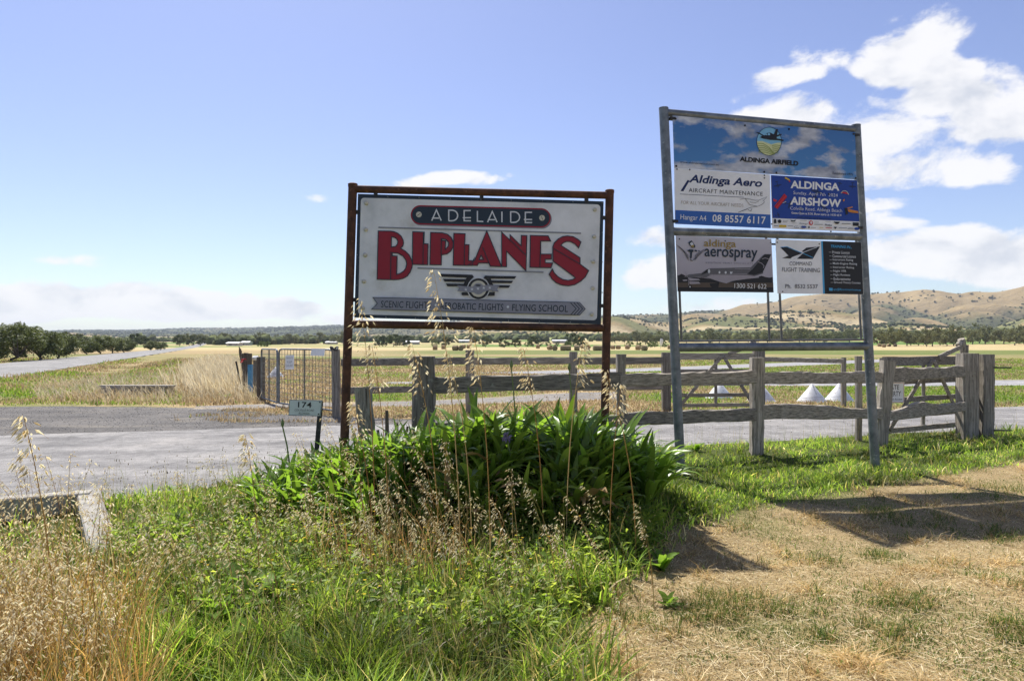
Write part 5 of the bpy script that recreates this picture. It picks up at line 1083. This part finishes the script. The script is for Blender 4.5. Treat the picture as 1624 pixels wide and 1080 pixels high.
def leafy_weeds():
    r = np.random.default_rng(91); n = 3300; d = np.exp(r.uniform(math.log(3.3), math.log(5.6), n)); px = r.uniform(170, 1120, n); x = (px - CX) / F * d
    k = (d < y_near(x) - .1) & (lawnness(x, d) < .35) & (clump_mask(x, d) < .6) & (fbm(x * 1.9, d * 1.9, 3, 64) > .40 + .16 * sst(-d, -4.3, -3.4)); x, d = x[k], d[k]; n = len(x)
    near_clump = np.clip(1 - np.abs(d - 5.0) / .7, 0, 1) * sst(x, -1.6, -1.0); h = r.uniform(.08, .26, n) + near_clump * r.uniform(0, .06, n); z = gz(x, d); m = 13
    t = r.random((n, m)); a = r.uniform(0, 6.3, (n, m)); L = r.uniform(.045, .13, (n, m)) * (1.25 - .7 * t); el = r.uniform(-.1, 1.25, (n, m))
    sway = r.normal(0, .12, (n, 1, 2)); b = np.stack([x[:, None] + sway[..., 0] * h[:, None] * t + .03 * np.cos(a), d[:, None] + sway[..., 1] * h[:, None] * t + .03 * np.sin(a), z[:, None] + h[:, None] * t], -1)
    u = np.stack([np.cos(a) * np.cos(el), np.sin(a) * np.cos(el), np.sin(el)], -1); s = np.stack([-np.sin(a), np.cos(a), r.normal(0, .4, (n, m))], -1); L = L[..., None]; w = L * r.uniform(.10, .22, (n, m, 1))
    V = np.stack([b, b + u * L * .5 + s * w - [0, 0, .004], b + u * L + np.array([0, 0, -.25]) * L, b + u * L * .5 - s * w], 2); N_ = n * m
    T = np.array([[0, 1, 2], [0, 2, 3]])[None] + (np.arange(N_) * 4)[:, None, None]
    C = pal(r, n, [(.16, .24, .04), (.24, .32, .055), (.09, .15, .03), (.33, .37, .08)], (3, 3, 1, 1)); C = np.repeat(C, m, 0) * r.uniform(.8, 1.2, (N_, 1))
    stuff('leafy_weeds', [(V.reshape(-1, 3), T.reshape(-1, 3), np.repeat(C[:, None], 4, 1).reshape(-1, 3))], 'grass', 'low leafy green weeds mixed through the lush grass in front', 'weeds')
    n = 150; px = r.uniform(300, 1000, n); d = r.uniform(3.4, 5.4, n); x = (px - CX) / F * d; k = lawnness(x, d) < .2; x, d = x[k], d[k]; n = len(x); z = gz(x, d) + r.uniform(.15, .42, n)
    V = []; T = []
    for i in range(n):
        b = len(V); c = np.array([x[i], d[i], z[i]]); V.append(c)
        for q in range(7): V.append(c + .009 * np.array([math.cos(q * .9), math.sin(q * .9) * .8, .25]))
        T += [(b, b + 1 + q, b + 1 + (q + 1) % 7) for q in range(7)]
    stuff('yellow_flowers', [(np.array(V), np.array(T), np.repeat(np.array([[.75, .5, .02]]), len(V), 0))], 'dry', 'tiny yellow flowers dotted through the lush grass', 'flowers')
leafy_weeds()

def far_verge():
    x, y, r = scatter(230000, 13.2, 75, seed=7)
    px = CX + F * x / y; ap = np.where(x < -.3, y_apron(x), y_far(x))
    on_road = (x < road_x(y) + .2) & (x > road_x(y) - 7.9)
    tr = (x > -7.7) & (x < 3.3) & (y > np.interp(x, [-7.5, -5, -2.5, 0, 1.6, 3.2], [16, 16.7, 17, 17.9, 18.6, 19.0])) & (y < np.interp(x, [-7.9, -5.5, -2.5, -.3, 1.4, 3.4], [17.1, 18.1, 18.7, 20.2, 21.9, 22.6]))
    tx = (x > -5) & (x < 32) & (y > np.interp(x, [-5, 3, 15, 32], [26.8, 25.6, 24.9, 27.2])) & (y < np.interp(x, [-5, 3, 16, 32], [27.9, 29.4, 29.6, 30.6]))
    rw = (y > np.interp(x, [2, 10.4, 20.7, 35, 56], [35.5, 40.5, 49, 61, 79])) & (y < np.interp(x, [-3, 9, 19, 33, 53], [37, 45, 54.5, 66.5, 84])) & (x > 0)
    k = (y > ap + .1 + .5 * (fbm(x * 2, y * 2, 2, 4) - .5)) & ~on_road & ~(tr & (r.random(len(x)) < .96)) & ~tx & ~rw
    k |= (y > 13.4) & (y < 16.4) & (x > -6.8) & (x < -.3) & (y > y_far(x) + .25) & (fbm(x * 1.1, y * 2.2, 2, 3) > .5) & ~tr
    x, y, px = x[k], y[k], px[k]; n = len(x)
    g = .42 + (fbm(x * .35, y * .35, 4, 1) - .5) * 2.4 + .42 * sst(px, 900, 1300) - .45 * ((px > 290) & (px < 560)) * sst(y, 17, 19); left = 1 - sst(px, 300, 420); g = g + .10 * left
    gr = r.random(n) < np.clip(g, .05, .97)
    C = np.where(gr[:, None], pal(r, n, [(.10, .17, .03), (.15, .23, .04), (.20, .24, .06)], (1, 1, 1)), pal(r, n, [(.36, .28, .17), (.30, .22, .125), (.44, .36, .24)], (2, 2, 1)))
    tall = left * sst(fbm(x * .3, y * .3, 2, 44), .3, .6)
    h = r.uniform(.03, .12, n) * (1 + 1.9 * tall) * np.where(gr, .8, 1.1); w = np.maximum(.004, .0011 * y) * r.uniform(.7, 1.4, n)
    A = blades(np.stack([x, y, gz(x, y) - .005], 1), h, w, r.uniform(-.9, .9, n), r.uniform(0, 6.3, n), r.uniform(.1, .9, n), C, 2)
    V, T, Cc = A; nb = len(T) // n; sel = np.repeat(gr, nb)
    def part(mask):
        Tm = T[mask]; u, inv = np.unique(Tm, return_inverse=True); return V[u], inv.reshape(-1, 3), Cc[u]
    stuff('paddock_grass', [part(sel)], 'grass', 'short green grass beyond the driveway'); stuff('dry_paddock_grass', [part(~sel)], 'dry', 'short straw-coloured grass beyond the driveway')
    # the bank of bleached tall grass left of the gates
    r = np.random.default_rng(12); n = 9000; d = np.exp(r.uniform(math.log(18.5), math.log(60), n)); px = np.interp(d, [18, 24, 60], [338, 340, 352]) + r.normal(0, 1, n) * np.interp(d, [18, 60], [30, 9]); x = (px - CX) / F * d
    k = (x > road_x(d) + 2.5) & (px < 392) & (d > 20.5); x, d = x[k], d[k]; n = len(x); h = r.uniform(.45, .95, n)
    A = blades(np.stack([x, d, gz(x, d)], 1), h, .0012 * d * r.uniform(.4, 1, n), r.uniform(-.8, .8, n), r.normal(2.6, .7, n), r.uniform(.15, .55, n), pal(r, n, [(.66, .57, .39), (.76, .69, .52), (.48, .37, .21)], (3, 3, 1)), 3)
    # feathery scattered heads on the road bank
    x, y, r = scatter(2600, 17.5, 32, 60, 420, seed=13); k = (x > road_x(y) + 1.2) & (y > y_apron(x) + .6); x, y = x[k], y[k]; n = len(x)
    B = blades(np.stack([x, y, gz(x, y)], 1), r.uniform(.35, .7, n), np.full(n, .012), r.uniform(-.8, .8, n), r.normal(2.6, .5, n), r.uniform(.4, 1.1, n), pal(r, n, [(.62, .54, .38), (.5, .42, .26)], (2, 1)), 3)
    stuff('bleached_grass', [A, B], 'dry', 'tall bleached grass on the bank between the road and the mesh gates')
far_verge()

def oat_parts(root, h, az, lean, rs, nodes=6, spk=(3, 6), dense=1.0, head=.36, green=0.0, big=1.0):
    """one wild oat: (stem, head) triangle sets; the loose panicle hangs to one side"""
    r = np.random.default_rng(rs); d = np.array([math.cos(az), math.sin(az), 0]); root = np.array(root, float)
    def cur(t): return root + d * (lean * h * t ** 2.2) + np.array([0, 0, h * (t - .3 * lean * t * t)])
    ts = np.linspace(0, 1, 7); pts = np.array([cur(t) for t in ts]); V = []; T = []
    rad = np.interp(ts, [0, .65, 1], [.0024, .0018, .0007]) * big
    for i in range(7):
        for k in range(3): a = 2.094 * k + .5; V.append(pts[i] + rad[i] * np.array([math.cos(a), math.sin(a), 0]))
    for i in range(6):
        for k in range(3): a, b = i * 3 + k, i * 3 + (k + 1) % 3; T += [(a, b, b + 3), (a, b + 3, a + 3)]
    sc = np.array([(.50, .33, .12), (.42, .25, .09), (.55, .42, .2)][r.integers(3)]) * (1 - green) + np.array((.2, .26, .06)) * green; stem = (np.array(V), np.array(T), np.repeat(sc[None], len(V), 0))
    Vh = []; Th = []; Ch = []
    def tri_strip(a, b, w, col):
        u = b - a; s = np.cross(u, r.normal(0, 1, 3)); s = s / (np.linalg.norm(s) + 1e-9) * w; k = len(Vh); Vh.extend([a - s, a + s, b]); Th.append((k, k + 1, k + 2)); Ch.extend([col] * 3)
    for j in range(nodes):
        t = 1 - head + head * (j + .5) / nodes; p = cur(t); L = h * head * .30 * (1.15 - .75 * (j + .5) / nodes)
        for q in range(max(1, int(r.integers(spk[0], spk[1] + 1) * dense))):
            a = az + r.normal(0, 1.0); o = np.array([math.cos(a), math.sin(a), r.uniform(.5, 1.6)]); o /= np.linalg.norm(o); b = p + o * L * r.uniform(.35, 1.0); tri_strip(p, b, .0005, sc)
            dn = np.array([math.cos(a) * .75, math.sin(a) * .75, -r.uniform(.35, 1.1)]); dn /= np.linalg.norm(dn); l = r.uniform(.017, .027) * big; w = l * r.uniform(.11, .16); col = np.array([(.78, .69, .48), (.84, .78, .60), (.62, .50, .30)][r.integers(3)]) * (1 - green * .5) + green * .5 * np.array((.4, .44, .2))
            s1 = np.cross(dn, r.normal(0, 1, 3)); s1 /= np.linalg.norm(s1); s2 = np.cross(dn, s1)
            for s in (s1, s2):
                k = len(Vh); Vh.extend([b, b + dn * l * .38 + s * w, b + dn * l, b + dn * l * .38 - s * w]); Th.extend([(k, k + 1, k + 2), (k, k + 2, k + 3)]); Ch.extend([col] * 4)
            if r.random() < .5: tri_strip(b + dn * l * .8, b + dn * l * 2.0 + r.normal(0, .004, 3), .0005, np.array((.25, .16, .08)))
    return stem, (np.array(Vh), np.array(Th), np.array(Ch))
def oats():
    r = random.Random(3); S = []
    def add(px, d, h, n, lab=0, **k):
        x = (px - CX) / F * d; st, hd = oat_parts((x, d, float(gz(x, d))), h, r.gauss(2.8, .8), r.uniform(.12, .45), r.randrange(10 ** 6), **k); S.extend([st, hd])
    for _ in range(330):
        d = r.uniform(2.15, 3.4); add(r.triangular(-230, 250, 10), d, r.uniform(.42, .86), 0)
    for _ in range(45): add(r.triangular(-200, 200, 60), r.uniform(2.6, 4.2), r.uniform(.7, 1.08), 0)
    for _ in range(70): add(r.uniform(150, 460), r.uniform(3.2, 5.6), r.uniform(.4, .7), 0, green=r.choice([0, .5]))
    for _ in range(75): d = r.uniform(3.8, 4.7); add(r.triangular(380, 1060, 620), d, r.uniform(.4, .78), 0, green=r.choice([0, 0, .6]))
    for _ in range(22): add(r.uniform(480, 780), r.uniform(4.6, 5.5), r.uniform(.7, .98), 0)
    for _ in range(90): add(r.uniform(230, 1040), r.uniform(3.1, 5.1), r.uniform(.28, .52), 0, green=r.choice([.5, .9, .2]), nodes=4, spk=(2, 4), head=.5)
    # dead brown stems in front of the clump
    q = np.random.default_rng(31); n = 260; px = np.clip(q.normal(640, 80, n), 420, 900); d = q.uniform(4.1, 4.8, n); x = (px - CX) / F * d
    S.append(blades(np.stack([x, d, gz(x, d)], 1), q.uniform(.25, .62, n), q.uniform(.003, .006, n), q.uniform(-.7, .7, n), q.uniform(0, 6.3, n), q.uniform(.05, .5, n), pal(q, n, [(.42, .24, .09), (.30, .17, .07), (.52, .38, .19)], (2, 1, 2)), 3))
    n = 2600; px = q.uniform(-230, 230, n); d = q.uniform(2.1, 3.7, n); x = (px - CX) / F * d
    S.append(blades(np.stack([x, d, gz(x, d)], 1), q.uniform(.25, .75, n), q.uniform(.003, .006, n), q.uniform(-.7, .7, n), q.uniform(0, 6.3, n), q.uniform(.05, .6, n), pal(q, n, [(.58, .37, .12), (.46, .25, .08), (.60, .47, .24), (.22, .27, .06)], (4, 2, 2, 2)), 3))
    stuff('wild_oats', S, 'dry', 'dense dry wild oats with hanging seed heads over the culvert and before the clump')
    # the tall oats that stand out singly against signs, fence and driveway
    solo = [(690, 433, 4.2, 'tallest wild oat stalk, its head crossing the lower left of the biplane sign'), (752, 522, 4.6, 'dry wild oat head below the middle of the biplane sign'), (572, 478, 4.9, 'wild oat head overlapping the left rusted sign leg'), (590, 545, 4.7, 'wild oat head just right of the left rusted sign leg'), (712, 560, 4.8, 'wild oat head in front of the thickest fence post, right side'), (655, 548, 4.6, 'wild oat head in front of the thickest fence post, left side'), (830, 552, 4.9, 'wild oat head at mid fence under the biplane sign'), (925, 540, 4.9, 'wild oat head before the narrow fence post left of the right sign leg'), (962, 590, 4.8, 'bending wild oat against the right rusted sign leg'), (985, 610, 4.7, 'wild oat head right of the right rusted sign leg'), (560, 640, 4.6, 'wild oat before the short leaning post'), (40, 662, 2.9, 'tall wild oat at the left edge rising over the asphalt'), (390, 690, 4.3, 'loose wild oat leaning over the driveway left of the number sign')]
    rr = random.Random(8)
    for px, py, d, lab in solo:
        top = P(px, py, d); h = top.z; az = rr.choice([2.6, 3.0, .4]); lean = rr.uniform(.06, .16); x0 = top.x - math.cos(az) * lean * h; y0 = d - math.sin(az) * lean * h
        hh = (h - float(gz(x0, y0))) / (1 - .3 * lean); st, hd = oat_parts((x0, y0, float(gz(x0, y0))), hh, az, lean, rr.randrange(9999), nodes=11, spk=(4, 7), head=.25, big=1.75)
        root = thing('wild_oat', (x0, y0, float(gz(x0, y0))), lab, 'wild oat', 'single tall wild oats'); o0 = np.array(root.location)
        tri_mesh('stem', st[0] - o0, st[1], st[2], M['dry'], root); tri_mesh('seed_head', hd[0] - o0, hd[1], hd[2], M['dry'], root)
oats()

def strap_leaf(seed, a0, curl, L=1.0, w=.07, segs=7, twist=0.0):
    """unit strap leaf leaving the crown along +X at angle a0, arching over"""
    r = np.random.default_rng(seed); V = []; p = np.array([0., 0, 0]); ang = a0
    for i in range(segs + 1):
        t = i / segs; ww = w * .5 * (.55 + .6 * math.sin(math.pi * min(1, t * .8 + .12))) * (1 - t ** 6) + .001
        tw = twist * t; up = np.array([-math.sin(ang), 0, math.cos(ang)]); sd = np.array([0, math.cos(tw), 0]) + up * math.sin(tw); fold = up * ww * .35
        V += [p + sd * ww + fold, p.copy(), p - sd * ww + fold]; p = p + np.array([math.cos(ang), 0, math.sin(ang)]) * L / segs; ang -= curl / segs * (.4 + 1.2 * t)
    T = []
    for i in range(segs):
        for k in (0, 1): a = i * 3 + k; T += [(a, a + 1, a + 4), (a, a + 4, a + 3)]
    return np.array(V), np.array(T)
def clump():
    root = thing('agapanthus_clump', (-.3, 6.2, .1), 'big mounded clump of glossy green strap leaves around the biplane sign', 'plant')
    r = np.random.default_rng(77); protos = [strap_leaf(k, R(a), R(c), 1, w, 7, tw) for k, (a, c, w, tw) in enumerate(((82, 55, .07, .3), (74, 80, .075, -.4), (66, 95, .07, .5), (58, 85, .08, -.2), (80, 105, .065, .6), (70, 55, .075, -.5), (50, 70, .08, .3), (62, 115, .07, 0), (84, 30, .075, .2)))]
    meshes = []
    for V, T in protos:
        o = tri_mesh('leaf_tmp', V, T, None, M['strap'], smooth=True); meshes.append(o.data); bpy.data.objects.remove(o)
    M['strap_dead'] = leafy('withered_leaf', .3, .7, False, (.36, .27, .12), .15, .4); dead = []
    for V, T in protos:
        o = tri_mesh('leaf_tmp', V + np.random.default_rng(2).normal(0, .012, V.shape), T, None, M['strap_dead'], smooth=True); dead.append(o.data); bpy.data.objects.remove(o)
    leaves = []
    nros = 160; k = 0
    while k < nros:
        x, y = r.uniform(-2.35, 1.5), r.uniform(5.0, 7.2)
        if math.hypot((x + .38) / 1.88, (y - 6.1) / 1.08) > 1: continue
        k += 1; hs = np.interp(x, [-2.2, -1.6, -.9, -.2, .4, .95, 1.3, 1.6], [.44, .47, .58, .67, .72, .70, .57, .42]) * (1 - .30 * (min(0, y - 6.4) / 1.2) ** 2); z = float(gz(x, y)) + .06 * hs
        for j in range(17):
            a = j * 2.39996 + r.uniform(-.3, .3); u = j / 16; pi = r.choice([0, 8, 5, 1] if u < .25 else ([1, 2, 4, 5] if u < .55 else [3, 6, 7, 2]))
            leaves.append((x + .03 * math.cos(a), y + .03 * math.sin(a), z, a, hs * r.uniform(.75, 1.15), pi, r.uniform(1.0, 1.5), r.uniform(-.12, .12)))
    vis = sorted(leaves, key=lambda q: -(q[2] + .5 * q[4] + (.55 * (6.9 - q[1]))))
    base = Vector(root.location); vs = []; rest = []
    for i, (x, y, z, a, L, pi, wf, tl) in enumerate(vis):
        mt = Matrix.Translation(Vector((x, y, z)) - base) @ Matrix.Rotation(a, 4, 'Z') @ Matrix.Rotation(tl, 4, 'X') @ Matrix.Diagonal((L, L * wf, L, 1))
        if i < 300:
            o = link('leaf', dead[pi] if i % 19 == 7 else meshes[pi], root); o.matrix_local = mt
        else:
            V, T = protos[pi]; mm = np.array(mt); W = V @ mm[:3, :3].T + mm[:3, 3]; c = np.array((.145, .24, .035)) * r.uniform(.5, 1.5); rest.append((W, T, np.repeat(c[None], len(W), 0)))
    V, T, C = merge(rest); o = tri_mesh('leaf_mass', V, T, C, M['strap_v'], root, True); o['kind'] = 'stuff'
    M['bud'] = worn('green_bud', (.10, .15, .04), (.2, .25, .07), 20, .6); M['purple'] = worn('faded_purple_flower', (.12, .09, .16), (.30, .25, .33), 40, .8, 0, .5)
    for (px, py, d, pb, kind) in ((811, 583, 6.1, 672, 0), (903, 587, 6.4, 640, 0), (448, 676, 6.3, 735, 0), (804, 694, 5.5, 735, 1), (865, 700, 5.9, 720, 1)):
        t = P(px, py, d); b = Vector((t.x + .06, t.y + .05, .35)); mb = MB(); mb.tube([b, b.lerp(t, .6) + Vector((.01, 0, 0)), t], [.008, .007, .006], 6); s = mb.build('flower_stem', M['bud'], root, True); mb = MB()
        if kind == 0: mb.lathe(t, [(.007, -.005), (.014, .012), (.016, .03), (.009, .055), (.001, .07)], 8); mb.build('flower_bud', M['bud'], s, True)
        else:
            q = random.Random(px)
            for _ in range(34):
                v = Vector((q.gauss(0, 1), q.gauss(0, 1), q.gauss(0, 1))).normalized(); mb.tube([t, t + v * .028, t + v * .048], [.002, .005, .003], 5)
            mb.build('flower_head', M['purple'], s)
clump()

def broadleaf():
    """dock and sow-thistle rosettes in the lush grass"""
    pr = []
    for k, (a, c, w) in enumerate(((60, 70, .30), (45, 60, .34), (72, 85, .26), (30, 40, .32))):
        V, T = strap_leaf(k + 20, R(a), R(c), 1, w, 7, .2)
        q = np.random.default_rng(k); V = V + np.stack([0 * V[:, 0], q.normal(0, .012, len(V)), q.normal(0, .012, len(V))], 1)
        o = tri_mesh('weed_tmp', V, T, None, M['broad'], smooth=True); pr.append(o.data); bpy.data.objects.remove(o)
    r = random.Random(21)
    spots = [(345, 1000, .38, 'largest broad-leaved dock plant at the lower left'), (400, 960, .34, 'broad-leaved dock right of the largest dock at the lower left'), (300, 1050, .34, 'broad-leaved dock at the bottom edge left of centre'), (310, 950, .22, 'small dock plant beside the wild oats'), (335, 870, .20, 'low dock plant in the grass right of the culvert wing wall'), (470, 1065, .24, 'dock plant at the bottom edge below the clump'), (1060, 960, .10, 'yellow-green weed where the lush grass meets the dry lawn'), (1050, 905, .18, 'leafy weed at the right foot of the strappy clump'), (1105, 715, .16, 'leafy weed beside the left pipe of the tall frame'), (355, 632, .22, 'green weed tuft on the gravel edge left of the crooked posts')]
    for px, py, s, lab in spots:
        g = G(px, py); z = float(gz(g.x, g.y)); root = thing('broadleaf_weed', (g.x, g.y, z), lab, 'weed', 'broad-leaved weeds')
        for j in range(11):
            o = link('leaf', pr[r.randrange(4)], root); L = s * r.uniform(.7, 1.25); o.rotation_euler = (r.uniform(-.2, .2), 0, j * 2.4 + r.uniform(-.3, .3)); o.scale = (L, L * r.uniform(.8, 1.2), L)
broadleaf()

# ------------------------------------------------------------------ haze over the plain
def haze():
    top = float(HG[6].max()) + 22; mb = MB(); mb.box((0, 3300, (top - 5) / 2), (21000, 14000, top + 5)); m = bpy.data.materials.new('haze_air'); m.use_nodes = True; N = m.node_tree.nodes; L = m.node_tree.links
    N.remove(N['Principled BSDF']); v = N.new('ShaderNodeVolumePrincipled'); v.inputs['Color'].default_value = (.80, .88, 1.0, 1); v.inputs['Density'].default_value = HAZE; v.inputs['Anisotropy'].default_value = 0.0
    L.new(v.outputs[0], N['Material Output'].inputs['Volume']); o = mb.build('haze', m); tag(o, 'thin pale haze over the plain and the far hills', 'haze', kind='stuff')
HAZE = 8.5e-5
haze()
for o in list(bpy.data.objects):
    if o.users_collection == () : bpy.data.objects.remove(o)
